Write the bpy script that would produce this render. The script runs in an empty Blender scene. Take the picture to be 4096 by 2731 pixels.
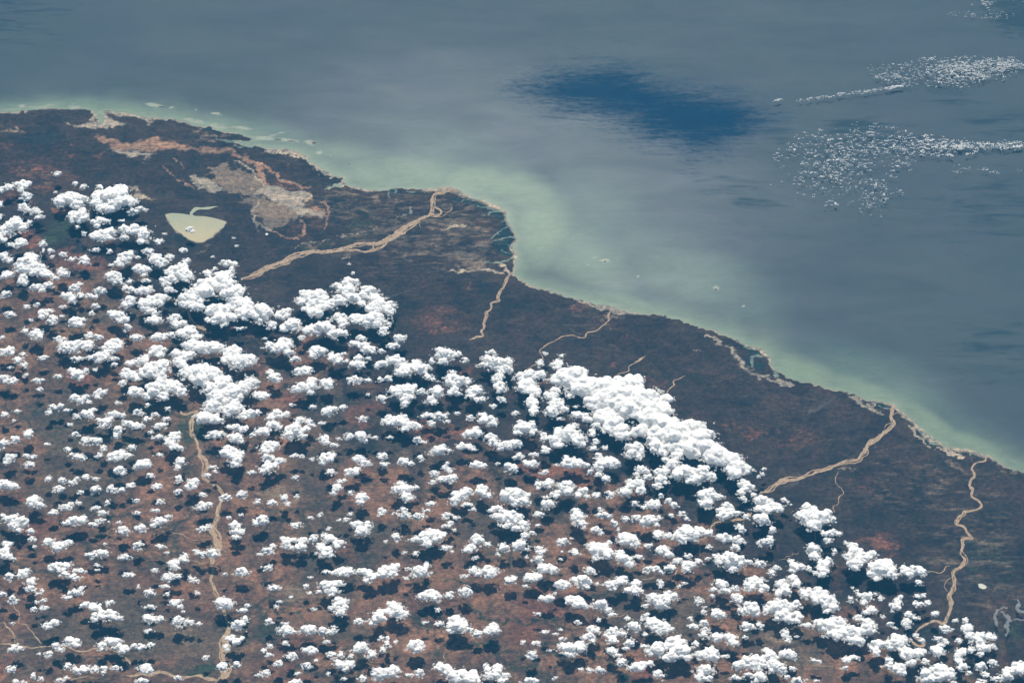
import bpy, math, re
import numpy as np

# ------------------------------------------------------------------ camera, sky, sun, exposure
# 1 unit = 1 km.  The camera is in low orbit, looking down on a coast at an angle.
ALT, DEP, HFOV = 415.0, 45.0, 24.6
SUN_EL = 54.0
scn = bpy.context.scene
cam_d = bpy.data.cameras.new("camera"); cam = bpy.data.objects.new("camera", cam_d)
scn.collection.objects.link(cam); scn.camera = cam
cam.location = (0, 0, ALT); cam.rotation_euler = (math.radians(90 - DEP), 0, 0)
cam_d.sensor_fit = 'HORIZONTAL'; cam_d.angle = math.radians(HFOV)
cam_d.clip_start = 1.0; cam_d.clip_end = 6000.0

w = bpy.data.worlds.new("World"); scn.world = w; w.use_nodes = True
wn = w.node_tree.nodes; wl = w.node_tree.links
sky = wn.new("ShaderNodeTexSky"); sky.sky_type = 'NISHITA'; sky.sun_disc = False
sky.sun_elevation = math.radians(SUN_EL); sky.sun_rotation = 0.0
bg = wn["Background"]; bg.inputs[1].default_value = 0.055
wl.new(sky.outputs[0], bg.inputs[0])

sd_ = bpy.data.lights.new("sun", 'SUN'); sd_.energy = 5.0; sd_.angle = math.radians(0.5)
sd_.color = (1.0, 0.935, 0.83)
sun = bpy.data.objects.new("sun", sd_); scn.collection.objects.link(sun)
sun.rotation_euler = (math.radians(-(90 - SUN_EL)), 0, 0)   # shines from beyond the coast towards the viewer

scn.view_settings.view_transform = 'Standard'; scn.view_settings.look = 'None'
scn.view_settings.exposure = 0.58; scn.view_settings.gamma = 1.0
HAZE_DENSITY = 0.00028
HAZE_COLOR = (0.08, 0.47, 0.90)

# ------------------------------------------------------------------ geometry of the view
TH = math.tan(math.radians(HFOV / 2)); SD, CD = math.sin(math.radians(DEP)), math.cos(math.radians(DEP))
U = 1024 / 235.1
TILE = dict(A=(0, 683), B=(1024, 683), C=(2048, 683), D=(0, 1366), E=(1024, 1366), F=(2048, 1366), G=(3072, 1366),
            H=(0, 2048), I=(1024, 2048), J=(2048, 2048), K=(3072, 2048), L=(0, 340), M=(3072, 0), N=(2048, 0), O=(1024, 340))
def world(X, Y, z=0.0):
    X = np.asarray(X, float); Y = np.asarray(Y, float)
    x = (X - 2048) / 2048 * TH; y = (1365.5 - Y) / 2048 * TH
    dx, dy, dz = x, CD + y * SD, -SD + y * CD
    t = (z - ALT) / dz
    return t * dx, t * dy
def km_per_px(Y, z=0.0):                 # kilometres across one photograph pixel at that height
    y = (1365.5 - Y) / 2048 * TH
    return (z - ALT) / (-SD + y * CD) / 2048 * TH
def tp(t, u, v):                         # tile units -> photograph pixels
    o = TILE[t]; return o[0] + u * U, o[1] + v * U
def path(s):                             # "A 1 2 3, 4 5 6 B 7 8" -> world points (+ width)
    out = []; t = None
    for tok in re.findall(r'[A-O]|[^A-O,]+', s):
        tok = tok.strip()
        if not tok: continue
        if tok in TILE: t = tok; continue
        out.append((t,) + tuple(float(q) for q in tok.split()))
    return out
def wpoly(s):
    P = path(s); xy = [tp(p[0], p[1], p[2]) for p in P]
    X, Y = world([p[0] for p in xy], [p[1] for p in xy])
    return np.stack([X, Y], 1)

rng = np.random.default_rng(11)
LAT = rng.random((256, 256))
def vnoise(x, y):
    xi = np.floor(x).astype(int); yi = np.floor(y).astype(int); fx = x - xi; fy = y - yi
    fx = fx * fx * (3 - 2 * fx); fy = fy * fy * (3 - 2 * fy)
    a = LAT[yi % 256, xi % 256]; b = LAT[yi % 256, (xi + 1) % 256]
    c = LAT[(yi + 1) % 256, xi % 256]; d = LAT[(yi + 1) % 256, (xi + 1) % 256]
    return (a * (1 - fx) + b * fx) * (1 - fy) + (c * (1 - fx) + d * fx) * fy
def fbm(x, y, o=4):
    s = 0; a = 0.5; n = 0
    for k in range(o):
        s = s + a * vnoise(x + 17.3 * k, y - 9.1 * k); n += a; a *= 0.5; x = x * 2.03; y = y * 2.03
    return s / n
def sstep(a, b, x):
    t = np.clip((x - a) / (b - a), 0, 1); return t * t * (3 - 2 * t)

def mesh_obj(name, V, F, mat, smooth=True, parent=None, loc=None):
    V = np.asarray(V, np.float32); F = np.asarray(F, np.int32)
    if loc is not None: V = V - np.asarray(loc, np.float32)
    k = F.shape[1]
    me = bpy.data.meshes.new(name)
    me.vertices.add(len(V)); me.vertices.foreach_set('co', V.ravel())
    me.loops.add(F.size); me.loops.foreach_set('vertex_index', F.ravel())
    me.polygons.add(len(F)); me.polygons.foreach_set('loop_start', np.arange(0, F.size, k, dtype=np.int32))
    me.polygons.foreach_set('loop_total', np.full(len(F), k, np.int32))
    if smooth: me.polygons.foreach_set('use_smooth', np.ones(len(F), bool))
    me.update(calc_edges=True)
    me.materials.append(mat)
    ob = bpy.data.objects.new(name, me); scn.collection.objects.link(ob)
    if loc is not None: ob.location = loc
    if parent: ob.parent = parent
    return ob
def attr(ob, name, rgb):
    a = ob.data.color_attributes.new(name, 'FLOAT_COLOR', 'POINT')
    c = np.ones((len(rgb), 4), np.float32); c[:, :3] = rgb; a.data.foreach_set('color', c.ravel())

# ------------------------------------------------------------------ node helper
class NT:
    def __init__(s, name):
        s.m = bpy.data.materials.new(name); s.m.use_nodes = True; s.t = s.m.node_tree; s.n = s.t.nodes; s.l = s.t.links
        s.bsdf = s.n['Principled BSDF']; s.out = s.n['Material Output']
    def put(s, sock, v):
        if isinstance(v, bpy.types.NodeSocket): s.l.new(v, sock)
        elif isinstance(v, tuple) and len(v) == 3 and sock.type == 'RGBA': sock.default_value = (*v, 1)
        else: sock.default_value = v
    def coord(s, scale=(1, 1, 1), rot=0.0):
        if not hasattr(s, 'tc'): s.tc = s.n.new('ShaderNodeTexCoord')
        mp = s.n.new('ShaderNodeMapping'); s.l.new(s.tc.outputs['Object'], mp.inputs[0])
        mp.inputs['Scale'].default_value = scale; mp.inputs['Rotation'].default_value = (0, 0, rot); return mp.outputs[0]
    def noise(s, scale=1.0, detail=6.0, rough=0.6, dist=0.0, vec=None):
        nd = s.n.new('ShaderNodeTexNoise'); s.put(nd.inputs['Vector'], vec or s.coord())
        nd.inputs['Scale'].default_value = scale; nd.inputs['Detail'].default_value = detail
        nd.inputs['Roughness'].default_value = rough; nd.inputs['Distortion'].default_value = dist
        return nd.outputs['Fac']
    def vor(s, scale, vec, feature='DISTANCE_TO_EDGE'):
        nd = s.n.new('ShaderNodeTexVoronoi'); nd.feature = feature; nd.inputs['Scale'].default_value = scale
        s.put(nd.inputs['Vector'], vec); return nd.outputs['Distance']
    def math(s, op, a, b=0.0, c=0.0, clamp=False):
        nd = s.n.new('ShaderNodeMath'); nd.operation = op; nd.use_clamp = clamp
        s.put(nd.inputs[0], a); s.put(nd.inputs[1], b)
        if op in ('MULTIPLY_ADD',): s.put(nd.inputs[2], c)
        return nd.outputs[0]
    def rng(s, v, a, b, c=0.0, d=1.0):
        nd = s.n.new('ShaderNodeMapRange'); nd.interpolation_type = 'SMOOTHSTEP'
        for k, q in zip(range(5), (v, a, b, c, d)): s.put(nd.inputs[k], q)
        return nd.outputs[0]
    def mix(s, f, a, b):
        nd = s.n.new('ShaderNodeMix'); nd.data_type = 'RGBA'
        s.put(nd.inputs[0], f); s.put(nd.inputs[6], a); s.put(nd.inputs[7], b); return nd.outputs[2]
    def mul(s, a, b):
        nd = s.n.new('ShaderNodeMix'); nd.data_type = 'RGBA'; nd.blend_type = 'MULTIPLY'
        s.put(nd.inputs[0], 1.0); s.put(nd.inputs[6], a); s.put(nd.inputs[7], b); return nd.outputs[2]
    def attr(s, name):
        nd = s.n.new('ShaderNodeAttribute'); nd.attribute_name = name
        sp = s.n.new('ShaderNodeSeparateColor'); s.l.new(nd.outputs['Color'], sp.inputs[0]); return sp.outputs[0], sp.outputs[1], sp.outputs[2]
    def soft(s, mask, noise, amp=0.7, a=0.36, b=0.64):      # ragged, soft-edged version of a blurry mask
        return s.rng(s.math('MULTIPLY_ADD', s.math('SUBTRACT', noise, 0.5), amp * 1.9, mask), a, b)
    def warp(s, vec, amount, scale, detail=4):
        nd = s.n.new('ShaderNodeTexNoise'); s.put(nd.inputs['Vector'], vec); nd.inputs['Scale'].default_value = scale; nd.inputs['Detail'].default_value = detail
        v = s.n.new('ShaderNodeVectorMath'); v.operation = 'MULTIPLY_ADD'
        s.l.new(nd.outputs['Color'], v.inputs[0]); v.inputs[1].default_value = (amount,) * 3; s.put(v.inputs[2], vec); return v.outputs[0]

# ------------------------------------------------------------------ coastline and distance to it
COAST = ("L -600 40, -150 30, -60 27, -5 25.5, 6 25, 15 24.8, 24 24.5, 32 23, 38 21.8, 44 21, 50 20.5, 54 21.5, 60 23, 66 23.5, 70 22, 76 21.5, 80 23, 86 24.5, 88.5 27,"
 "89.5 31, 91.5 35, 94.5 35, 95.5 29, 94 25, 97 24, 104 25, 112 25.5, 120 27, 127 28, 131 29.8, 138 30.5, 142 29.2, 148 31, 155 31, 163 32.5, 170 34.5,"
 "178 37.5, 186 38.5, 192 38, 197 38.3, 196 40.5, 204 42.5, 214 44, 220 44.5, 228 48.5, 234 50.2, 228 51.5, 215 51.5, 221 55, 230 56.4,"
 "O 0 55.8, 8 57.5, 18 58.5, 26 59, 34 60, 42 63, 47 65, 48 69, 54 73, 62 78, 70 82.5, 75 84, 82 85, 79.5 87, 83.5 91, 77 90.5, 70 93, 66 95, 71 94.5, 80 92,"
 "89 93.5, 96 95.5, 105 97, 115 97, 122 96, 130 95.2, 146 95, 158 96, 166 94.5, 176 94, 182 95, 190 99, 200 104.5, 208 105.5, 215 108.5, 222 112, 228 115,"
 "231 118, 230 123, 233 128, 235 131, C 0 52.5, 2 56, 3 60, 5 63, 2 66, 1 72, 4 77, 4 82, 3 88, 1 93, 2 96, 6 99.5, 12 103, 19 106, 28 109, 37 111.5, 43 113.5,"
 "49 116.5, 56 117.5, 62 118, 68 120.5, 78 122.5, 88 124, 92 124.5, 98 127, 108 129.5, 118 131, 134 132, 146 135, 155 137, 165 141, 174 144, 180 146, 186 148,"
 "198 152, 208 156.5, F 213 3, 220 4.5, 228 6, 232 9, 235 12.5, G 2 18, 3 23, 6 26.5, 10 27, 14 30.5, 22 34, 30 36.5, 41 38.5, 50 42, 56 44.5, 64 45,"
 "73 46.5, 82 50, 90 52.5, 102 54.5, 111 56.5, 116 57, 119 61, 124 65, 130 70, 138 77, 146 84, 156 91, 166 97, 174 99, 183 99.5, 191 101, 198 104, 204 105,"
 "208 108, 213 112, 220 116, 228 118.5, 236 120.5, 250 126, 290 140, 500 230")
coast = wpoly(COAST)
land_poly = np.vstack([coast, [[1190, coast[-1, 1]], [1190, -380], [-1190, -380], [-1190, coast[0, 1]]]])
def seg_dist(px, py, line, wd=None):
    best = np.full(px.shape, 1e9); bw = np.zeros(px.shape)
    for i in range(len(line) - 1):
        ax, ay = line[i][:2]; bx, by = line[i + 1][:2]
        ex, ey = bx - ax, by - ay; L2 = ex * ex + ey * ey + 1e-9
        t = np.clip(((px - ax) * ex + (py - ay) * ey) / L2, 0, 1)
        d = (px - ax - t * ex) ** 2 + (py - ay - t * ey) ** 2
        m = d < best; best[m] = d[m]
        if wd is not None: bw[m] = (wd[i] + (wd[i + 1] - wd[i]) * t)[m]
    return (np.sqrt(best), bw) if wd is not None else np.sqrt(best)
def inside(px, py, poly):
    r = np.zeros(px.shape, bool); n = len(poly); j = n - 1
    for i in range(n):
        xi, yi = poly[i]; xj, yj = poly[j]
        if yi != yj:
            c = (yi > py) != (yj > py)
            r ^= c & (px < (xj - xi) * (py - yi) / (yj - yi) + xi)
        j = i
    return r
def sdist(px, py):
    d = seg_dist(px, py, coast); return np.where(inside(px, py, land_poly), d, -d)

def axis(a, b, step, lo, hi, g=1.35):
    c = list(np.arange(a, b + step / 2, step)); s = step
    while c[-1] < hi: s *= g; c.append(min(c[-1] + s, hi))
    s = step
    while c[0] > lo: s *= g; c.insert(0, max(c[0] - s, lo))
    return np.array(c)
def grid(xs, ys):
    X, Y = np.meshgrid(xs, ys); nx, ny = len(xs), len(ys)
    i = (np.arange(ny - 1)[:, None] * nx + np.arange(nx - 1)[None, :]).ravel()
    return X.ravel(), Y.ravel(), np.stack([i, i + 1, i + nx + 1, i + nx], 1)

# ---- land sheet
xs = axis(-156, 156, 0.34, -1190, 1190); ys = axis(296, 500, 0.36, -380, 1200)
X, Y, F = grid(xs, ys)
near = sdist(X, Y)
S = near + 0.55 * (fbm(X * 0.9, Y * 0.9, 4) - 0.5) * np.clip(4 - np.abs(near), 0, 3)
Z = np.clip(S * 0.05, -0.06, 0.05)

def paint(acc, spec, val=1.0, soft=1.2, mode='max'):
    """spec: list of ('p', polygon string) | ('e', tile u v ru rv rotdeg) | ('l', path string with half widths)"""
    for kind, s in spec:
        if kind == 'e':
            q = s.split(); t = q[0]; u, v, ru, rv = map(float, q[1:5]); rot = math.radians(float(q[5])) if len(q) > 5 else 0.0
            val_ = float(q[6]) if len(q) > 6 else val
            px, py = tp(t, u, v); wx, wy = world(px, py)
            k = km_per_px(py) * U; y_ = (1365.5 - py) / 2048 * TH
            dd = math.radians(DEP) - math.atan(y_); kv = k / math.sin(dd)
            a, b = ru * k, rv * kv; R = max(a, b, ru * kv * abs(math.sin(rot)) + b) * 1.6
            m = (np.abs(PX - wx) < R) & (np.abs(PY - wy) < R)
            dx = PX[m] - wx; dy = PY[m] - wy
            ux = (dx * math.cos(rot) + dy / kv * k * math.sin(rot)) / a; vy = (-dx * math.sin(rot) + dy / kv * k * math.cos(rot)) / (rv * k)
            f = 1 - sstep(0.2, 1.6, np.sqrt(ux * ux + vy * vy))
            acc[m] = np.maximum(acc[m], f * val_)
        else:
            P = path(s); xy = [tp(p[0], p[1], p[2]) for p in P]
            wx, wy = world([p[0] for p in xy], [p[1] for p in xy]); pl = np.stack([wx, wy], 1)
            R = 6 + soft
            m = (PX > wx.min() - R) & (PX < wx.max() + R) & (PY > wy.min() - R) & (PY < wy.max() + R)
            if kind == 'p':
                cl = np.vstack([pl, pl[:1]]); d = seg_dist(PX[m], PY[m], cl); d = np.where(inside(PX[m], PY[m], pl), d, -d)
                f = sstep(-soft, soft, d)
            else:
                wd = np.array([(p[3] if len(p) > 3 else 1.0) * 0.27 for p in P])
                d, bw = seg_dist(PX[m], PY[m], pl, wd); f = 1 - sstep(bw * 0.5, bw * 1.6 + 0.25, d)
            acc[m] = np.maximum(acc[m], f * val)
def warped(a, b, c):                 # fractal edges: look the masks up at jittered places
    wx_ = a * (fbm(X * .12, Y * .12, 3) - .5) + b * (fbm(X * .5 + 40, Y * .5, 3) - .5) + c * (fbm(X * 1.6 + 9, Y * 1.6, 2) - .5)
    wy_ = a * (fbm(X * .12 + 90, Y * .12, 3) - .5) + b * (fbm(X * .5, Y * .5 + 60, 3) - .5) + c * (fbm(X * 1.6, Y * 1.6 + 33, 2) - .5)
    return X + wx_, Y + wy_ * 1.2
streak = lambda sx, sy, o=4: fbm(X * sx + Y * .06 + 3, Y * sy - X * .10, o)
PX, PY = warped(1.6, 2.4, .9)
sand = np.zeros(len(X)); orange = sand.copy(); red = sand.copy(); green = sand.copy(); mang = sand.copy(); tan = sand.copy(); tide = sand.copy()
paint(sand, [('p', 'L 87 29, 85.5 34, 76 36, 62 34.5, 72 38, 82 40.5, 90 41, 98 40, 110 39, 113 37, 104 34.5, 100 30, 96.5 27, 95.5 31, 91.5 36, 89 30'),
  ('p', 'L 103 25.5, 110 25.8, 117 29, 110 30, 104 29'), ('e', 'L 137 33.5 6 1.8 -15'), ('e', 'L 137 37 1.6 2'), ('e', 'L 47 21.5 6 .8'), ('e', 'L 70 21.5 4 .8'),
  ('p', 'L 98 60, 110 59.5, 125 61.5, 142 64, 135 68, 128 66, 118 67.5, 112 64'),
  ('p', 'L 172 84, 185 85, 200 92, 206 97, 195 100, 185 96, 178 92'), ('e', 'L 124 96 7 2.4 -20 .8'), ('e', 'L 131 103 10 3 -10 .85'), ('e', 'L 130 72 3 1.2 0 .7'),
  ('p', 'O 8 92, 20 94, 30 97, 45 97, 52 103, 48 107, 42 107, 45 112, 52 116, 60 118, 68 122, 55 120, 42 120, 30 115, 18 106, 8 101, 0 101, 0 98'),
  ('l', 'O -23 70 .6, -10 75 .6, 0 83 1, 5 92 1.2'), ('l', 'O 8 59.5 .8, 15 62 1.2, 24 64.3 1.2, 34 64 .8, 42 65 .8, 47 70 1, 55 77 .8, 64 82 1, 70 83.5 .7'),
  ('l', 'O 0 135 .5, -1 120 .6, 5 105 .4, 0 102 .4'), ('l', 'O 0 128 .8, 6 131 .6, 14 133 .6'),
  ('e', 'B 192 92.5 19 1.2 2 .9'), ('l', 'B 205 90 1.6, 214 92 1.6, 222 94 1.4, 227 94.5 1'), ('l', 'B 224 85 1.2, 229 90 1.4, 234 95 1.2'),
  ('l', 'B 170 52.5 .6, 180 51 .7, 188 51 .6, 196 50 .4'), ('l', 'B 143 38 1.2, 141 34 .8'), ('l', 'B 79 79 .8, 85 78 .8'),
  ('p', 'F 192 0, 200 4, 207 10, 212 18, 218 26, 226 29, 235 30, 235 34, 226 33, 216 28, 208 18, 203 12, 196 5'), ('l', 'G 0 34 1, 8 35 2.2, 15 36 2, 21 38 1, 18 34.5 .8'), ('e', 'G 1 29.5 3 1'),
  ('l', 'G 73 49.6 .5, 78 51.5 1.1, 83 55 1.2, 87 59.5 1.3, 92 60 1.2, 96 62 1.5, 101 63.5 1.5, 106 65.5 .8'), ('l', 'G 82 51.5 1.3, 86 52 1.2'), ('l', 'G 92 59.5 1, 99 60 1.4'),
  ('l', 'G 131 77 .5, 134 80 1.2, 135 86 1, 143 91 .7, 148 96 .8, 153 100 .4'), ('l', 'G 156 96 .8, 164 101 1.1, 170 104 .9, 178 106 .5'),
  ('l', 'C 57 118.5 1.4, 64 120 1.2, 72 122 .8, 80 125.5 1.2, 90 128 .9, 100 129.5 1.4, 108 130.5 1'), ('l', 'C 176 148 1, 183 151 1.6, 190 156 2'), ('e', 'F 170 8 4 1.2 0 .8'), ('e', 'F 117 17 4 2 30 .7')])
paint(sand, [('l', 'B 36 71 .4, 40 67.5 .5, 50 65.5 .5, 62 63 .5, 72 62 .3, 80 59.5 .7, 95 56 .3, 110 53 .3, 120 47.5 .7, 130 45 .6, 137 41 .9, 143 36 1'), ('l', 'B 170 52.5 .4, 180 51 .5, 188 51 .4, 196 50 .3'), ('l', 'B 143 38 .9, 141 34 .6'), ('l', 'B 79 79 .8, 85 78 .8')], .62)
paint(orange, [('p', 'L 86 50, 92 46, 100 47.5, 110 50.5, 122 53, 130 51, 142 50, 155 52, 168 54.5, 176 57, 172 60, 160 59, 150 59, 142 61.5, 132 61, 118 60, 105 59.5, 98 57.5, 102 54, 95 52'),
  ('p', 'L 170 56, 190 56.5, 205 59, 215 61.5, 225 66, 236 71, 236 77, 228 74, 218 68, 208 63.5, 190 62, 180 60'),
  ('l', 'O 0 73 2.6, 4 79 2.8, 7 86 2.8, 9 94 1.5'), ('l', 'O 0 71 1.5, 10 76 1.2, 16 80 1.2, 22 86 1.2'), ('l', 'O 10 94 1.6, 18 93 1.2, 28 94.5 .9'),
  ('l', 'O 26 86.5 2, 32 88.5 2.2, 38 91 2, 44 94 1.4, 49 94.5 1.4, 52 91.5 1'), ('l', 'O 44 99 1.6, 48 102 1.8, 52 104.5 1.2, 45 107 .7'), ('l', 'O 53 114.5 1.2, 58 117 1.2, 62 118 .8'),
  ('l', 'O 62 108 1.3, 66 113 1.4, 67 120 1, 65 130 1'), ('l', 'O 42 123 1, 44 127 1.4, 44.6 133 1.7, 43 139.5 1.5, 36 141 .9, 30 140.5 .9, 24 139 .6, 18 135.5 .5'), ('e', 'O 28 73 3 2.6 0 .6'),
  ('l', 'L 152 76 .5, 160 82 .6, 170 89 .6, 178 95 .5'), ('l', 'L 160 68 .5, 170 75 .5'), ('e', 'L 232 96 2 1 -40 .9')])
PX, PY = warped(5, 4, 1.5)
paint(tan, [('e', 'L 12 43 14 2 -4 .8'), ('p', 'L 190 78, 200 74.5, 215 79, 232 84, 238 86, 242 92, 241 101, 236 104, 225 102, 212 99, 203 93, 193 87'),
  ('p', 'O 0 102, 15 106, 30 115, 40 120, 35 122, 25 124, 18 130, 15 135, 8 132, 2 126, 0 115, -12 112, -14 106'), ('e', 'L 195 47 18 5 -10 .62'), ('e', 'L 222 112 6 8 0 .55'),
  ('p', 'O 30 97, 42 97, 46 101, 44 107, 38 104, 28 99'), ('e', 'O 15 63 14 2 -8 .7'),
  ('e', 'B 113 26 11 4 -12 .62'), ('e', 'B 132 29 14 4 0 .5'), ('e', 'B 85 20 14 4 -8 .5'), ('e', 'B 197 54 24 14 0 .5'), ('e', 'B 193 82 24 11 -6 .6'), ('e', 'B 206 70 12 16 0 .55'),
  ('e', 'B 128 36 10 5 0 .45'), ('e', 'B 60 66 24 3 8 .55'), ('e', 'B 170 28 9 5 0 .45'), ('e', 'B 150 80 18 4 0 .35'), ('e', 'C 95 131 14 1.8 -8 .7'), ('e', 'C 90 139 4 3 0 .5'), ('e', 'C 60 121 9 3 -15 .5'),
  ('e', 'G 168 112 20 6 -20 .5'), ('e', 'G 216 116 16 5 -20 .55'), ('e', 'G 75 117 14 3 0 .45'), ('e', 'G 110 128 14 5 0 .45'), ('e', 'K 210 20 20 12 0 .42'), ('e', 'G 180 103 12 2 -12 .6'),
  ('e', 'G 96 95 4 5 0 .45'), ('e', 'A 150 74 9 2 12 .55'), ('e', 'A 186 74 10 2 35 .5'), ('e', 'H 170 112 30 8 0 .5'), ('e', 'K 40 145 26 12 0 .45'), ('e', 'E 20 140 30 14 0 .45'), ('e', 'I 40 80 30 14 0 .45'), ('e', 'K 10 115 30 14 0 .4')])
PX, PY = warped(7, 4, 1.5)
paint(red, [('e', 'L 40 85 45 22 0 .45'), ('e', 'A 25 62 22 5 0 .8'), ('e', 'A 70 80 28 11 0 .75'), ('e', 'A 55 35 9 4 0 .9'), ('e', 'A 15 25 26 6 0 .6'), ('e', 'A 100 90 12 8 0 .6'), ('e', 'A 105 62 6 8 0 .7'),
  ('e', 'L 90 66 10 3 10 .6'), ('e', 'L 8 60 8 4 0 .55'), ('e', 'L 64 62 5 3 0 .6'), ('e', 'B 32 12 18 6 -10 .5'), ('e', 'B 30 52 14 8 0 .55'), ('e', 'B 56 46 12 12 0 .5'), ('e', 'B 170 138 30 12 0 .5'), ('e', 'B 190 105 5 6 0 .55'),
  ('e', 'C 60 126 12 4 -10 .5'), ('e', 'C 112 150 20 8 0 .35'), ('e', 'F 175 68 16 5 0 .5'), ('e', 'F 200 82 9 5 0 .55'), ('e', 'F 85 18 7 4 0 .55'), ('e', 'F 225 90 18 7 0 .55'), ('e', 'F 135 38 16 6 0 .4'), ('e', 'G 30 90 30 10 0 .45'),
  ('e', 'K 105 22 24 9 0 .75'), ('e', 'K 115 38 8 4 0 .6'), ('e', 'K 60 60 10 16 0 .5'), ('e', 'K 70 90 12 6 0 .6'), ('e', 'K 190 46 6 4 0 .5'), ('e', 'G 90 132 30 10 0 .4'), ('e', 'K 210 80 20 20 0 .3'),
  ('e', 'D 75 38 14 6 0 .95'), ('e', 'D 228 30 8 6 0 .9'), ('e', 'E 30 52 18 6 0 .85'), ('e', 'E 100 68 24 8 0 .7'), ('e', 'E 150 85 26 8 0 .8'), ('e', 'E 190 76 18 4 0 .8'), ('e', 'D 10 145 30 10 0 .85'), ('e', 'H 38 15 14 12 0 .9'),
  ('e', 'E 190 28 12 8 0 .5'), ('e', 'F 25 116 30 8 0 .8'), ('e', 'F 60 123 25 6 0 .8'), ('e', 'I 90 30 20 14 0 .6'), ('e', 'J 30 90 34 26 0 .8'), ('e', 'J 18 110 24 14 0 .75'), ('e', 'I 150 85 60 14 0 .55'),
  ('e', 'I 45 120 20 6 20 .6'), ('e', 'J 110 145 18 12 0 .7'), ('e', 'J 155 60 16 6 0 .5'), ('e', 'J 210 128 14 6 0 .6'), ('e', 'K 200 125 20 10 0 .5'), ('e', 'H 90 110 20 8 0 .5'), ('e', 'I 30 150 30 8 0 .6'), ('e', 'H 5 145 12 8 0 .6'), ('e', 'F 8 95 14 12 0 .6'), ('e', 'F 30 38 6 5 0 .6'), ('e', 'F 145 102 10 6 0 .6')])
paint(green, [('e', 'A 55 57 14 10 0 .95'), ('e', 'B 95 48 26 12 0 .5'), ('e', 'B 55 68 24 3 6 .8'), ('e', 'B 95 62 20 3 8 .6'), ('e', 'B 200 20'.replace('B 200 20', 'D 172 76 14 16 0 .9')), ('e', 'D 180 118 12 10 0 .6'),
  ('e', 'K 180 22 7 5 0 .9'), ('e', 'K 200 42 26 30 0 .55'), ('e', 'K 150 106 12 4 0 .7'), ('e', 'H 180 142 26 6 0 .9'), ('e', 'H 150 146 24 5 0 .6'), ('e', 'J 25 104 26 3 0 .9'), ('e', 'J 42 133 16 3 20 .8'), ('e', 'I 190 62 26 2.5 0 .8'),
  ('l', 'I 140 98 1, 150 106 1.4, 165 114 1.2'), ('l', 'I 198 88 1.2, 210 94 1.6, 222 98 1.8, 235 101 1.8'), ('l', 'I 190 120 1.2, 205 119 1.6, 220 118 1.2'), ('l', 'J 0 139 1, 20 138 1.4, 35 133 1.4, 45 131 1'), ('e', 'K 225 105 12 20 0 .6'),
  ('l', 'I 15 95 1, 30 100 1.4, 50 103 1, 70 105 .8'), ('l', 'J 100 139 1, 100 150 1.4'), ('e', 'E 15 10 12 5 0 .6'), ('e', 'E 105 92 5 8 0 .6'), ('e', 'I 12 112 18 6 0 .5'), ('e', 'H 90 90 60 30 0 .25')])
PX, PY = warped(.8, 1.6, .8)
paint(mang, [('p', 'B 169 22, 190 25.5, 210 29, 225 34.5, 232 40, 236 50, 236 80, 230 79, 222 76, 219 66, 222 56, 225 46, 213 37, 195 31, 180 27'), ('e', 'B 130 18.5 8 2.5 0 .9'), ('e', 'B 145 19.5 12 1.8 0 .7'), ('e', 'B 115 9'.replace('B 115 9', 'B 72 11 7 3 0 .8')),
  ('e', 'F 222 9 8 4 -20 .9'), ('e', 'F 217 19 6 5 -30 .8'), ('e', 'F 226 22 8 4 -20 .9'), ('e', 'G 105 58.5 7 2.4 -10 1'), ('p', 'G 135 77, 146 86, 156 93, 166 99, 174 102, 160 99.5, 150 95, 140 89, 135 84'), ('e', 'G 190 104 5 2 0 .9'), ('e', 'G 205 108 4 1.4 -20 .8'), ('e', 'G 123 67 4 2 -40 .6'),
  ('l', 'O 0 56.8 .9, 12 58.6 1.1, 22 60 1.3, 34 61.8 1.2, 42 64 .6'), ('l', 'L 222 57 1, 236 57 1'), ('l', 'L 187 39 1.3, 196 40 1.2, 203 44 1'), ('e', 'L 60 30 24 3 0 .45'), ('e', 'L 45 50 44 9 0 .5'), ('e', 'L 98 39.5 4 .9'), ('e', 'L 112 36.5 4 2 0 .7'), ('e', 'D 190 66 10 8 0 .4')])
PX, PY = warped(.0, 1.5, .5)
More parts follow.
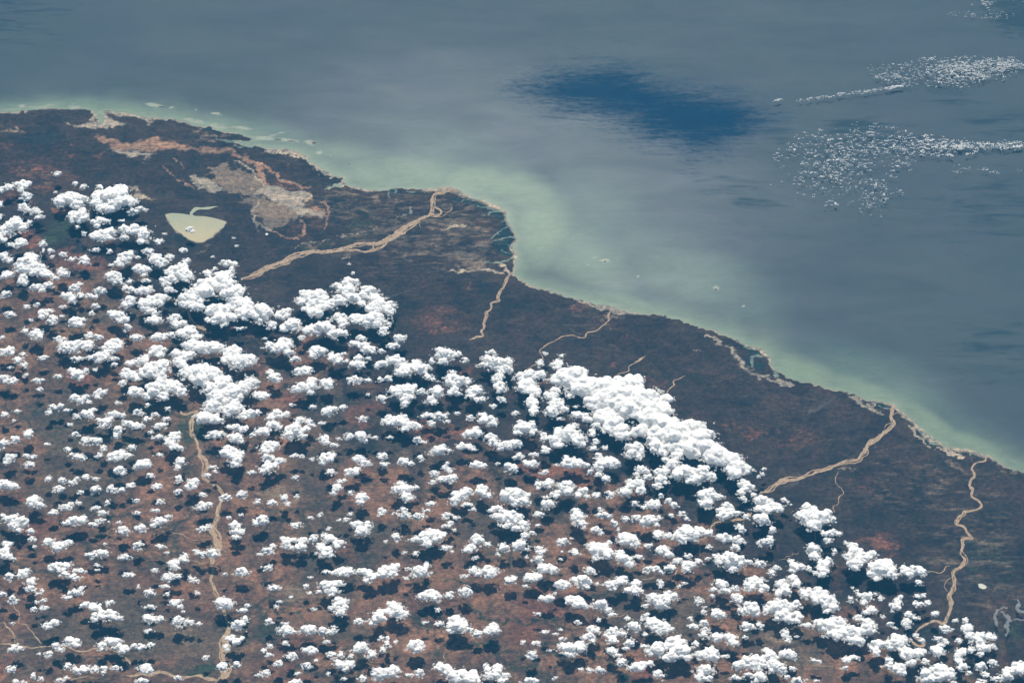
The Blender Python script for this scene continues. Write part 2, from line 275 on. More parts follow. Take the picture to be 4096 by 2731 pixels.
paint(tide, [('l', 'B 235 52 .35, 229 53.5 .3, 222 58 .25, 216 62 .2'), ('l', 'B 235 60.5 .5, 227 63 .4, 222 65.5 .3, 216 66.5 .2'), ('l', 'B 235 80.5 .6, 229 82 .5, 223 84.5 .4, 216 85.3 .35, 212 84 .3, 210 82.5 .2'), ('l', 'B 234 76 .4, 229 74 .4, 226 72 .2'),
  ('l', 'B 225 36.5 .3, 216 38 .3, 214.5 41 .25, 206 42 .2'), ('l', 'B 235 46 .3, 229 48 .3, 226 46 .2'), ('l', 'B 222 37 .4, 204 32.5 .3'), ('l', 'B 123 24 .3, 122 19 .3, 125 17 .4, 129 17 .4, 129 20 .2'), ('l', 'B 139 17.5 .3, 143 20 .3, 146 19 .2'), ('l', 'B 152 17 .3, 155 21 .3'),
  ('l', 'B 228 45 .3, 224 48 .2'), ('l', 'B 235 70 .3, 232 69 .3'), ('l', 'B 82 12.2 .6, 76 12.7 .6, 70 14.5 .5, 65 17 .3'),
  ('l', 'L 234 53.5 1.4, 222 53 .8, 208 51 .35, 199 49.5 .3, 196 47.5 .2'), ('l', 'L 230 57 .4, 215 56.5 .3'), ('l', 'F 235 14 .6, 228 12.5 .6, 221 14 .7, 220 18 .8, 222 23.5 .6'), ('l', 'F 213 4 .5, 217 6 .4'), ('l', 'G 6 27 .6, 9 32 .5'),
  ('l', 'G 111 62 .4, 104 59.5 .25, 98 56.5 .2, 94 57 .2'), ('l', 'G 155 91.5 .3, 150 93 .25'), ('l', 'L 92 26 1.3, 92.5 32 1.3, 92 36 .8'), ('l', 'G 188 102 .3, 186 105 .3'), ('l', 'G 153 89 .25, 146 85 .2'), ('l', 'O 28 60 .25, 24 63.5 .2'), ('l', 'B 205 25.8 .3, 190 27 .25, 187 30 .2')])
paint(tan, [('e', 'B 150 55 95 46 0 .42'), ('e', 'O 70 112 70 24 0 .34'), ('e', 'L 60 90 60 20 0 .2'), ('e', 'G 150 135 90 40 0 .3'), ('e', 'K 190 40 60 60 0 .34'), ('e', 'C 60 140 70 18 0 .2')])
PX, PY = warped(.4, .8, .4)
paint(sand, [('l', 'A 152 41 .5, 154.5 46 .8, 158 51 .8, 163 56 .9, 170 60.5 1, 176 64.5 1.2, 181 66 1.2, 187 65.6 1.2, 193 61.5 1.2, 199 57 1.1, 205 52 1.1, 208 47.5 .8, 204 45.6 .5')], .66)
sn = streak(.35, 1.1); sn2 = streak(.9, 2.2, 3)
sand *= .50 + .62 * sn + .45 * (sn2 - .5) + .2; orange *= .62 + .55 * sn + .5 * (sn2 - .5); tan *= 1.25; tan *= .45 + .9 * sn + .7 * (sn2 - .5); red *= .55 + .8 * fbm(X * .3 + 7, Y * .35, 5); green *= .6 + .7 * fbm(X * .25, Y * .3 + 70, 4); mang *= .7 + .5 * sn
# beach along the shore, broader where rivers feed it
bw = 0.25 + 1.1 * sstep(0.42, 0.75, fbm(X * 0.07 + 5, Y * 0.07, 3))
for s in ('B 180 17 18', 'B 225 30 12', 'C 2 75 16', 'G 120 62 22', 'G 150 86 14', 'G 195 102 14', 'C 90 125 10', 'F 232 8 16', 'B 100 17 12'):
    q = s.split(); wx, wy = world(*tp(q[0], float(q[1]), float(q[2]))); bw = bw + 1.3 * np.exp(-((X - wx) ** 2 + (Y - wy) ** 2) / (float(q[3]) * 0.35) ** 2)
beach = np.clip(1.15 - S / np.maximum(bw, .1), 0, 1) * (S > -1)
sand = np.maximum(sand, beach * 0.95)
inland = sstep(38, 88, near - 0.16 * X * 0 + 26 * (fbm(X * 0.035, Y * 0.035, 3) - 0.5))
keep = (S.reshape(len(ys), len(xs)) > -1.6)
kf = (keep[:-1, :-1] | keep[1:, :-1] | keep[:-1, 1:] | keep[1:, 1:]).ravel()
Fk = F[kf]; used = np.unique(Fk); remap = -np.ones(len(X), int); remap[used] = np.arange(len(used))

m = NT('land_scrub_and_soil'); R_, G_, B_ = m.attr('maskA'); R2, G2, B2 = m.attr('maskB'); R3, G3, B3 = m.attr('maskC')
fine = m.noise(0.9, 8, 0.68); mid = m.noise(0.16, 7, 0.62, 0.4); big = m.noise(0.035, 5, 0.55)
stre = m.noise(0.30, 7, 0.65, 0.8, m.coord((0.45, 1.6, 1), 0.12)); f2 = m.noise(2.2, 5, 0.7); mott = m.noise(0.42, 8, 0.7, 1.2, m.coord((0.8, 1.3, 1), 0.2))
c = m.mix(m.rng(mid, .36, .64), (0.015, 0.018, 0.021), (0.034, 0.026, 0.025))
c = m.mix(m.rng(m.noise(.055, 5, .6, 1.0), .44, .60, 0, .5), c, (0.036, 0.027, 0.027))
c = m.mix(m.rng(stre, .45, .68, 0, .45), c, (0.050, 0.037, 0.031))
ci = m.mix(m.rng(mid, .34, .62), (0.058, 0.040, 0.034), (0.150, 0.082, 0.057))
ci = m.mix(m.rng(mott, .48, .66, 0, .75), ci, (0.165, 0.108, 0.074))
ci = m.mix(m.rng(big, .48, .60, 0, .75), ci, (0.052, 0.047, 0.040))
c = m.mix(m.soft(B3, mid, .9, .25, .75), c, ci)
wv = m.warp(m.coord((1, 1.25, 1)), 5.0, 0.22); wv2 = m.warp(m.coord((1, 1.25, 1)), 2.4, 0.7)
vein = m.rng(m.vor(0.075, wv), .0, .055, 1.0, 0.0); vein2 = m.rng(m.vor(0.24, wv2), .0, .075, .8, 0.0)
vv = m.math('MAXIMUM', vein, vein2)
vv = m.math('MULTIPLY', m.math('MULTIPLY', vv, m.rng(m.noise(0.05, 3, .5), .40, .58)), m.rng(B3, .2, .8, .12, .85))
c = m.mix(m.soft(R_, mott, .8, .22, .85), c, m.mix(fine, (0.085, 0.038, 0.031), (0.165, 0.080, 0.056)))
c = m.mix(vv, c, (0.026, 0.034, 0.030))
c = m.mix(m.soft(B_, mott, .7, .2, .85), c, m.mix(fine, (0.016, 0.028, 0.024), (0.040, 0.052, 0.032)))
c = m.mix(m.soft(R2, stre, .6, .3, .75), c, (0.012, 0.026, 0.030))
c = m.mix(m.soft(B2, stre, .8, .28, .85), c, m.mix(mott, (0.080, 0.062, 0.048), (0.20, 0.155, 0.115)))
c = m.mix(m.soft(G2, fine, .34, .2, .85), c, m.mix(m.rng(mott, .3, .7), (0.135, 0.080, 0.054), (0.29, 0.180, 0.118)))
c = m.mix(m.soft(G_, fine, .36, .2, .85), c, m.mix(m.rng(mott, .3, .7), (0.15, 0.135, 0.112), (0.31, 0.26, 0.20)))
c = m.mix(m.soft(R3, fine, .25, .3, .6), c, (0.105, 0.135, 0.118))
c = m.mul(c, m.mix(m.rng(fine, .3, .7), (.62, .64, .68), (1.38, 1.36, 1.30)))
c = m.mul(c, m.mix(m.rng(f2, .3, .7), (.76, .76, .78), (1.24, 1.24, 1.22)))
c = m.mul(c, m.mix(m.rng(m.noise(.6, 6, .7, 2.0, m.coord((.5, 1.9, 1), .15)), .34, .66), (.74, .77, .81), (1.28, 1.24, 1.18)))
for sc_, am_ in ((.10, .22), (.42, .16)):      # burn scars, fields and scrub of differing ages
    vn = m.n.new('ShaderNodeTexVoronoi'); vn.inputs['Scale'].default_value = sc_; m.put(vn.inputs['Vector'], m.warp(m.coord((.8, 1.3, 1), .3), 3.0, .35))
    sp_ = m.n.new('ShaderNodeSeparateColor'); m.l.new(vn.outputs['Color'], sp_.inputs[0])
    c = m.mul(c, m.mix(sp_.outputs[0], (1 - am_, 1 - am_ * .85, 1 - am_ * .6), (1 + am_, 1 + am_ * .8, 1 + am_ * .55)))
m.put(m.bsdf.inputs['Base Color'], c); m.bsdf.inputs['Roughness'].default_value = 0.95; m.bsdf.inputs['Specular IOR Level'].default_value = 0.1
land = mesh_obj('land', np.stack([X, Y, Z], 1)[used], remap[Fk], m.m)
attr(land, 'maskA', np.stack([red, sand, green], 1)[used]); attr(land, 'maskB', np.stack([mang, orange, tan], 1)[used]); attr(land, 'maskC', np.stack([tide, tide * 0, inland], 1)[used])
land['kind'] = 'structure'; land['label'] = 'brown and slate coloured dry land with red soil patches behind the coast'

# ---- sea sheet
xs = axis(-170, 170, 0.8, -1200, 1200); ys = axis(330, 590, 0.85, -390, 1200)
X, Y, F = grid(xs, ys); PX, PY = X, Y
d = -sdist(X, Y)
shal = np.exp(-np.clip(d, 0, None) / 6.0) * 0.9
turb = np.exp(-np.clip(d, 0, None) / 1.6) * 0.75
wide = np.zeros(len(X)); slick = wide.copy(); reef = wide.copy(); teal = wide.copy(); lull_dim = wide.copy()
paint(wide, [('e', 'O 130 85 75 22 0 .9'), ('e', 'O 200 88 40 16 0 1.0'), ('e', 'O 225 92 22 12 0 1.0'), ('e', 'C 25 55 32 40 -10 .95'), ('e', 'C 60 80 70 28 -30 .62'), ('e', 'C 120 128 60 12 -20 .8'), ('e', 'G 30 28 45 16 -20 1.0'),
  ('e', 'G 90 46 50 12 -18 .9'), ('e', 'G 150 75 40 12 -40 .9'), ('e', 'G 185 92 35 9 -18 .95'), ('e', 'G 225 112 30 8 -20 .8'), ('e', 'C 150 100 60 30 -20 .4'), ('e', 'O 60 60 60 12 -8 .6'), ('e', 'C 10 20 40 20 -25 .9')])
paint(teal, [('e', 'L 30 20 34 4 -2 .75'), ('e', 'L 75 16 34 7 0 .7'), ('e', 'L 130 24 40 6 -6 .7'), ('e', 'L 200 36 44 9 -8 .7'), ('e', 'O 20 44 40 12 -8 .6'), ('e', 'C 100 105 50 16 -20 .5'), ('e', 'O 190 70 110 34 -18 .55'), ('e', 'C 90 60 120 60 -30 .6'), ('e', 'C 180 100 110 40 -28 .6'), ('e', 'G 110 45 120 36 -28 .6'), ('e', 'O 90 70 90 34 -8 .5')])
paint(reef, [('e', 'L 20 19.5 4 1.6'), ('e', 'L 30 20 10 1 0 .8'), ('e', 'L 41 20 8 1.2 4 1'), ('e', 'L 47 18 6 1'), ('e', 'L 68 20.5 7 2 0 .9'), ('e', 'L 66 17.5 4 1 0 .6'), ('e', 'L 10 22.5 12 1.4 0 .6'), ('e', 'L 141 18.5 10 2 -8 1'), ('e', 'L 157.5 21 3 1.2'), ('e', 'L 180.5 23.3 3 1'), ('e', 'L 198.5 26.5 6.5 1.5 -10 1'),
  ('e', 'L 208 34.5 2.3 1 0 .6'), ('e', 'L 178 33 14 2.5 -12 .8'), ('e', 'L 200 38 14 3 -10 .7'), ('e', 'L 131 26.5 2.5 1 0 .8'), ('e', 'L 135 29 6 1 0 .7'), ('e', 'L 222 39.5 12 1.8 -6 .9'), ('e', 'O 8 49 14 2 -4 .9'), ('e', 'O 30 51 16 2 -7 .8'), ('e', 'O 50 53 7 2.4 -10 .9'),
  ('e', 'O 58 62 4 2.4 0 .8'), ('e', 'O 22 44.5 4 .7 0 .8'), ('e', 'O 15 46.5 5 .6'), ('e', 'O 37 49 5 .6'), ('e', 'O 69 65 3 1.3 0 .6'), ('e', 'C 75.5 80.5 4 1.4 0 .7'), ('e', 'C 86 82.5 5.5 1.7 -8 1'), ('e', 'C 70 86.5 1.6 1.2 0 .7'), ('e', 'C 79.5 88.3 1.6 1 0 .6'), ('e', 'C 116 97 2 1.6 0 .8'),
  ('e', 'C 151.5 104 1.6 1 0 .7'), ('e', 'C 187.5 107.5 4 2.8 0 .85'), ('e', 'C 213 124 2.4 1.2 20 1'), ('e', 'C 209 126 3 1.2 20 .5'), ('e', 'O 5 55 20 1.2 -6 .6'), ('e', 'L 92 25 3 2.5 0 .6')])
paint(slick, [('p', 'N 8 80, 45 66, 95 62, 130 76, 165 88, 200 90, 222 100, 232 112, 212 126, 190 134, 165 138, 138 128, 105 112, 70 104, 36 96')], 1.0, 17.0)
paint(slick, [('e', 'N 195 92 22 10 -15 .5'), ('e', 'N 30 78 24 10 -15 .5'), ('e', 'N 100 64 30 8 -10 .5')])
paint(lull_dim, [('e', 'M 95 122 60 16 0 .75'), ('e', 'M 5 122 26 14 0 .6'), ('e', 'M 215 110 40 24 0 .6'), ('e', 'M 60 145 50 22 0 .5'), ('e', 'M 190 98 60 14 -20 .5'), ('e', 'G 210 10 80 40 0 .45'), ('e', 'M 215 190 60 40 0 .5'), ('e', 'C 210 20 60 18 -15 .5'), ('e', 'M 150 200 80 30 0 .4'), ('e', 'L 10 -60 70 36 0 .5'), ('e', 'M 235 5 50 40 0 .8')])  # calm patches, then ellipses that paint the top corners darker
glint_boost = np.zeros(len(X)); paint(glint_boost, [('e', 'C 10 -10 210 90 -14 1.0'), ('e', 'O 120 40 120 50 0 .7'), ('e', 'C 100 70 120 60 -20 .9')])  # painted glint: brighter sun reflection towards the middle and the coast

m = NT('sea_water'); T1, T2, T3 = m.attr('seaA'); S1, S2, S3 = m.attr('seaB')
n1 = m.noise(0.03, 5, .55, .6); n2 = m.noise(0.07, 6, .6, .5, m.coord((0.5, 1.6, 1), -0.35)); nf = m.noise(0.9, 6, .75, .3, m.coord((0.5, 1.35, 1), 0.30)); nn = m.noise(0.22, 7, .7, .5, m.coord((0.28, 1.5, 1), 0.22))
swirl = m.noise(0.045, 6, .6, 1.5)
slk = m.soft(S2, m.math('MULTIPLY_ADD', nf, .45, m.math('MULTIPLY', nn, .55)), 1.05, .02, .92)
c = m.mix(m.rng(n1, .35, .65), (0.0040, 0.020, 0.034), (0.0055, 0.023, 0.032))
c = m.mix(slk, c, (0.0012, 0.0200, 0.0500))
c = m.mix(m.soft(S1, n1, .35, .1, 1.0), c, (0.048, 0.092, 0.078))
c = m.mix(m.soft(T1, swirl, .22, .03, 1.0), c, (0.108, 0.158, 0.102))
c = m.mix(m.math('MULTIPLY', m.soft(T2, swirl, .5, .2, 1.1), .5), c, (0.19, 0.20, 0.14))
c = m.mix(m.math('MULTIPLY', m.soft(T3, nf, .75, .3, .8), .85), c, (0.21, 0.225, 0.165))
# wind roughness, plus glint painted into specular: less in calm and corners, more mid-sea
lul_dim = m.math('MULTIPLY', m.soft(S3, nn, 1.3, .2, .9), .6)
calm = m.math('MAXIMUM', slk, lul_dim)
tex = m.math('MULTIPLY_ADD', m.math('SUBTRACT', n2, .5), .16, m.math('MULTIPLY', m.math('SUBTRACT', nf, .5), .05))
ruf = m.math('ADD', tex, .56)
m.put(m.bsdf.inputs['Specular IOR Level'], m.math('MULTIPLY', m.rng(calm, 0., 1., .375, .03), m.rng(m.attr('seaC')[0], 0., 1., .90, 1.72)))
c = m.mul(c, m.mix(m.rng(m.noise(.35, 7, .72, 1.0, m.coord((.6, 1.5, 1), -.2)), .35, .65), (.90, .90, .91), (1.10, 1.10, 1.09)))
m.put(m.bsdf.inputs['Base Color'], c); m.put(m.bsdf.inputs['Roughness'], ruf)
m.bsdf.inputs['IOR'].default_value = 1.33
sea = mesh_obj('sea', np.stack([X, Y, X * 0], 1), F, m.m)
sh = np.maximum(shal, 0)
attr(sea, 'seaA', np.stack([np.maximum(wide * 0.9, shal), turb, reef], 1)); attr(sea, 'seaB', np.stack([teal, slick, lull_dim], 1))
attr(sea, 'seaC', np.stack([glint_boost, glint_boost * 0, glint_boost * 0], 1)); sea['kind'] = 'structure'; sea['label'] = 'grey-blue sea in soft sun glint with a dark blue calm patch and turquoise shallows'

# ---- rivers: ribbons of sand and silty water lying on the land
def river_mat(name, a, b, cdark):
    m = NT(name); s1 = m.noise(1.1, 6, .7, .6); s2 = m.noise(0.5, 5, .6, 1.0)
    c = m.mix(m.rng(s1, .35, .65), a, b); c = m.mix(m.rng(s2, .54, .64, 0, .85), c, cdark); c = m.mix(m.rng(m.noise(2.4, 4, .75, .8), .44, .62, 0, .75), c, cdark)
    m.put(m.bsdf.inputs['Base Color'], c); m.bsdf.inputs['Roughness'].default_value = .8; m.bsdf.inputs['Specular IOR Level'].default_value = 0.15; return m.m
sandm = river_mat('river_sand', (0.29, 0.205, 0.132), (0.40, 0.285, 0.182), (0.16, 0.122, 0.088))
siltm = river_mat('river_silt', (0.16, 0.125, 0.088), (0.20, 0.155, 0.108), (0.12, 0.095, 0.075))
def spline(P, step):
    P = np.asarray(P, float); out = []
    Q = np.vstack([2 * P[0] - P[1], P, 2 * P[-1] - P[-2]])
    for i in range(len(P) - 1):
        p0, p1, p2, p3 = Q[i:i + 4]; L = np.hypot(*(p2 - p1)[:2]); n = max(2, int(L / step))
        t = np.linspace(0, 1, n, endpoint=False)[:, None]
        out.append(0.5 * ((2 * p1) + (p2 - p0) * t + (2 * p0 - 5 * p1 + 4 * p2 - p3) * t ** 2 + (3 * p1 - p0 - 3 * p2 + p3) * t ** 3))
    return np.vstack(out + [P[-1:]])
RN = [0]
def ribbon(s, w0=1.0, meander=0.35, off=0.0, frac=1.0):
    P = path(s); xy = [tp(p[0], p[1], p[2]) for p in P]
    wx, wy = world([p[0] for p in xy], [p[1] for p in xy]); wd = np.array([p[3] if len(p) > 3 else w0 for p in P])
    C = spline(np.stack([wx, wy, wd * 0.27], 1), 0.3); RN[0] += 1; k = RN[0] * 13.7
    T = np.gradient(C[:, :2], axis=0); T /= np.maximum(np.hypot(T[:, 0], T[:, 1]), 1e-6)[:, None]; N = np.stack([-T[:, 1], T[:, 0]], 1)
    L = np.r_[0, np.cumsum(np.hypot(*np.diff(C[:, :2], axis=0).T))]; taper = np.clip(np.minimum(L, L[-1] - L) / 1.5 + .25, 0, 1)
    cen = C[:, :2] + N * ((fbm(L * 0.55 + k, L * 0 + k, 3) - .5) * meander * 2.2 * taper)[:, None]
    if frac < 1: cen = cen + N * (C[:, 2] * taper * (off * .62 + 1.1 * (fbm(L * .45 + k * 3, L * 0 + off * 9 + 5, 3) - .5)))[:, None]; C[:, 2] = np.maximum(C[:, 2] * frac, .3)
    w_ = np.maximum(C[:, 2] * (.8 if C[:, 2].max() > .5 else .72), 0.10) * 0.58 * taper
    wl_ = w_ * (0.05 + 1.9 * fbm(L * 1.1 + k, L * 0 + 3, 5)); wr_ = w_ * (0.05 + 1.9 * fbm(L * 1.1 + k, L * 0 + 40, 5))
    return cen + N * wl_[:, None], cen - N * wr_[:, None]
def river(label, parts, mat, z=0.075, ws=1.0):
    V = []; F = []; o = 0
    todo = []
    for (s, w0, me_) in parts:
        if ws != 1: s = ','.join(' '.join(q.split()[:-1] + ['%.2f' % (float(q.split()[-1]) * ws)]) for q in s.split(','))
        mw_ = max([q[3] if len(q) > 3 else w0 for q in path(s)])
        if mw_ >= 2.2: todo += [(s, w0, me_, o_, .42) for o_ in (-.9, .0, .9)] + [(s, w0, me_, .05, .78)]      # braided: several strands with bars between
        else: todo.append((s, w0, me_, 0, 1))
    for j, (s, w0, me_, o_, fr) in enumerate(todo):
        a, b = ribbon(s, w0, me_, o_, fr); n = len(a); zz = z + j * 0.003
        V.append(np.column_stack([np.vstack([a, b]), np.full(2 * n, zz)])); i = np.arange(n - 1)
        F.append(np.stack([i + n, i + n + 1, i + 1, i], 1) + o); o += 2 * n
    ob = mesh_obj('river', np.vstack(V), np.vstack(F), mat); ob['kind'] = 'structure'; ob['label'] = label; return ob
river('broad braided sandy river running from the cloud field to the delta cape', [
 ('A 221 99 2, B -6 98 3, 0 95 4.6, 10 89.5 5, 20 86 5, 30 82 5, 38 78 4.5, 46 75.5 4.2, 55 74.5 3.4, 64 74.5 4, 73 74 3, 82 71 4, 92 68 3.6, 104 67 2.8, 115 66.5 4, 123 63 5, 130 59 5.5, 136 54 5, 144 49 4, 152 44 3.5, 160 41 3.4, 162 34 2.4, 162.5 26 2.8, 165 21.5 1.8, 172 20.5 1.4, 180 18 1.6, 186 18.5 1', 1, .3),
 ('B 74 74.5 1.6, 82 73.5 2, 92 73 2, 100 74.8 1.8, 108 73 2, 115 70.5 2.2, 121 66 2', 1, .3), ('B 106 67 1.4, 108 71 1.2, 104 74 1', 1, .2), ('B 160 41 3, 165 41.5 3, 169.5 40 2, 170 37 1.2, 166 34.5 1, 163 33 1', 1, .2),
 ('B 162 41 1, 167 43 1, 172 42 .8, 176 38.5 .8, 180 35 .8, 178.5 31 .6', 1, .3), ('B 165 21 1, 167 18 .8, 169 16 .7', 1, .1), ('B 120 66 .8, 120 62 .5', 1, .2), ('B 150 47 .7, 145 52 .6'.replace('145 52', '151 53'), 1, .2), ('B 172 20 1.2, 184 19.5 1.2, 189 21 .8', 1, .2)], sandm)
river('sandy river bed crossing the cloud field south of the giant cloud', [
 ('A 172 126 1.5, 175 136 2, 180 141 3.2, 186 145 3, 191 147 1', 1, .4), ('D 166 63 .8, 167 66 1, 171 67 1.2, 176 65 1.8, 181 64.5 3, 178 70 3, 175.5 78 2.4, 177 86 2.8, 181 91.5 1.6, 182 97 1, 184 101 2.4, 184 105 3, 188 109 4.4, 189 116 3.8, 186 123 1.8, 190 128 1.8, 195 131 1.4, 201 135 2.8, 204 140 2, 203 147 2, 200 156 2, H 200 5 3, 197 11 3, 196 17 5, 199 24 6, 200 32 6, 197 40 5, 195 47 3, 196 54 1.8, 194 62 1.5, 197 70 2, 201 78 2.5, 202 84 2, 206 93 2, 209 103 1, 209 110 4, 205 118 6, 206 125 7, 204 133 4, 206 140 7, 207 148 8, 202 154 4, 198 160 4', 1, .3),
 ('D 182 56 .8, 176 54 .8, 174 52 .8, 178 51 .6, 190 49 .4', 1, .4)], sandm, ws=.74)
river('thin sandy tributary entering the river bed at the lower edge', [('H 116 150 .8, 122 150.5 1.2, 130 148 1.2, 138 149.5 1.4, 147 146.5 1.3, 156 149 1.5, 165 152 1.5, 175 151 1.2, 183 150 1.4, 191 153 2.4, 200 154 2.4', 1, .3), ('H 115 133 1.6, 118 138 2.2, 119 144 1.4', 1, .3), ('H 58 158 .8, 68 153 .9, 78 151 .8, 83 149 .6', 1, .4)], sandm)
river('thin pale rivers winding through the lower left corner', [('H -6 121 1, 0 121 1.1, 10 121.5 1.5, 20 124 1.8, 30 124.5 1.4, 38 124 1, 50 123 .8, 60 122 1.2, 66 125 1.8, 72 127.5 1.8, 80 127 1.3, 87 125 1.3, 97 124 2, 103 126 1.6, 112 130 1', 1, .3), ('H 3 100 .8, 6 105 1.3, 11 109 1.4, 14 116 1, 14 121 .8', 1, .4), ('H 11 84 .6, 14 89 .8, 18 91 1, 18 98 1, 17 102 .7, 24 103 1, 26 107 .8, 31 111 1, 36 118 1.3, 40 121 .8', 1, .4)], sandm)
river('faint tributary creeks beside the sandy river bed', [('H 145 17 .6, 155 19 .7, 166 20 .7, 172 22 .8, 178 25 .5, 195 24 .6', 1, .5), ('H 172 43 .9, 180 45 .9, 186 47 .9, 193 46 .8', 1, .4), ('H 180 56 .8, 186 55.5 .6', 1, .2), ('H 96 30 .4, 100 33 .4, 110 32 .3', 1, .6)], sandm)
river('faint winding creeks at the left edge', [('D -4 82 .5, 0 81 .6, 8 79 .7, 14 77.5 .9, 18 79 1, 21 83 1', 1, .3), ('D 31 84 .5, 36 83 .6, 43 86 .4', 1, .3), ('D 56 80 .4, 66 80.5 .5, 70 77 .5, 76 76 .5, 79 78 .4, 86 73 .4', 1, .5), ('D 16 110 .5, 19 114 .8, 16 120 .8, 15 124 .4', 1, .3), ('A 32 98 .5, 38 97.5 .5'.replace('A 32', 'A 31'), 1, .2), ('A 52 99 .3, 65 97.5 .4, 75 96 .5, 87 98 .8, 95 95 .8, 102 91 .8, 110 91 .7, 117 87 .6, 124 84 .6', 1, .5), ('A 80 108 .5, 85 107 .6, 83 103 .6, 90 101 .6, 98 99 .5', 1, .4), ('D 117 2 .5, 125 3 .7, 135 5.5 .7, 142 5 .4', 1, .3)], siltm)
river('narrow meandering river south of the delta cape', [('B 235 93.5 .8, 232 97 1.4, 229.5 100 2.2, 227.5 107 .8, 225 111 .8, 222 115 .9, 222 119.5 .9, 216 122 .8, 216 127 .9, 212 130 .9, 211.5 134 .9, 209 139 1, 210 144 .9, 207 148 .9, 208 151.5 .9, 202 153 .9, 196 155.5 .5', 1, .55)], sandm)
river('curving river ending above the long cloud bank', [('C 91 123.5 .8, 91 129 1, 88.5 133 1.8, 88 138 1.3, 83 143 1.2, 76 147 1.3, 69 149 1.5, 67 153 1.9, 62 153.3 1.3, 55 151 1.2, 47 152 1.2, 39 157 1, F 34 2 1.3, 30 5 1.2, 25 9 1, 27 13 .9, 28 18 .7, 23 21 1, 16 24 1, 11 27 .9, 8 31 .5', 1, .35), ('C 92 128 .7, 95 127 .5', 1, .1), ('C 88 139 .8, 92 135 .6', 1, .1)], sandm)
river('short orange river stub above the middle of the cloud bank', [('F 123 13 1, 117 17 2, 112 20 1, 107 23 1.2, 107 27 1.2, 103 29 1.2, 98 30 1, 96 33 .8', 1, .3)], sandm)
river('short orange river passing beneath the cloud bank spur', [('F 160 31.5 .8, 155 33 1, 149 37 1.3, 149 40 1.3, 144 44 1.1, 142 49 1, 143 57 1, 146 62 1.1, 148 66 1.1, 152 66.5 1, 151 69 .6', 1, .3)], sandm)
river('broad pale river reaching the coast at the right', [
 ('G 115 56.5 1.6, 114 63 1.8, 113 70 1.4, 116 75 2.4, 112 80 2.6, 106 84 2.8, 101 89 3, 95 92 3.4, 91 96 2.8, 89 101 3.8, 85 105 3.4, 81 109 3, 74 110 2.6, 66 112.5 2.6, 58 115.5 2.8, 50 118 2.5, 43 119.5 2.8, 36 123 3.2, 28 126 3, 18 126.5 4, 10 129.5 4, 5 133 3, 0 137 2.4, F 230 138 2.4, 226 141 2', 1, .3),
 ('G 116 76 .8, 109 76.5 .8, 107 80 .8'.replace('116 76', '115 74.5'), 1, .2), ('G 113 69 .8, 117 66 .7, 122 65 .6', 1, .2), ('G 101 90 .7, 103 84'.replace('103 84', '102 84 .5'), 1, .1)], sandm)
river('thin river traces among clouds at the lower right', [('J 220 0 1, 214 6 1.2, 205 7 1.4, 196 8.5 2.2, 192 9 1, 186 10 .8, 182 15 .8', 1, .3), ('J 181 20 .7, 178 24 .9, 171 26 .7, 172 33 .7, 171 38 1.2, 167 42 .9', 1, .4), ('J 153 51 1, 149 59 1.3, 147 63 .9, 138 67 .6', 1, .3), ('J 117 61 .9, 124 62 .9, 132 59 .7', 1, .3), ('J 82 95 .5, 88 97 .9, 100 95 .6, 107 91 .6', 1, .4), ('I 138 115 .4, 141 118 .7, 142 121 .5', 1, .3), ('I 174 128 .6, 172 132 .7, 175 138 .8', 1, .3), ('K 9 44 .4, 16 43 .6, 16 41 .5, 22 40 .6, 22 38 .5, 27 39 .4, 28 36 .3', 1, .4)], sandm)
river('thin winding creek between the two right hand rivers', [('G 65 119 .3, 64 121 .5, 62 125 .8, 62 129 .6, 66 134 .8, 69 139 .9, 65 143 .8, 65 149 .6, 60 152 .8, 62 157 .8, K 60 0 .6, 56 4 .6, 44 18 .4, 43 24 .5, 40 30 .4', 1, .3), ('K 146 54 .6, 152 54 .8, 158 56 1.2, 162 54 .9, 164 50 .8, 168 49 .5', 1, .3)], sandm)
river('winding sandy river near the right edge', [('G 200 106 .6, 199 109.5 .6, 193 111 .6, 190 112.5 1, 187 117 1.2, 190 122 1.5, 187 127 1.4, 185 132 1.5, 188 136 2, 187 142 1.2, 193 146 1, 196 151 1.2, 192 154 1, 180 156.5 1.4, K 180 2 2.4, 175 6 2.4, 173 11 2.6, 180 14 1, 184 20 1.4, 188 24 2, 179 25 1.6, 179 31 2.2, 178 38 2, 181 44 2.8, 177 50 2.2, 170 55 2, 171 62 2.4, 170 70 2.6, 167 77 3.6, 168 84 3.6, 167 90 2.8, 164 97 1.8, 161 102 1.4, 154 100 1.6, 147 102 1.2, 140 106 1, 136 110 1, 134 114 1, 140 118.5 .9, 143 121.5 .7, 138 122.5 .7, 133 119 .7, 131 115 .7', 1, .35),
 ('K 171 58 .4, 165 62 .9, 162 69 .6, 166 74 .8', 1, .3), ('G 204 105 .6, 199 108 .6', 1, .1)], sandm, ws=.78)

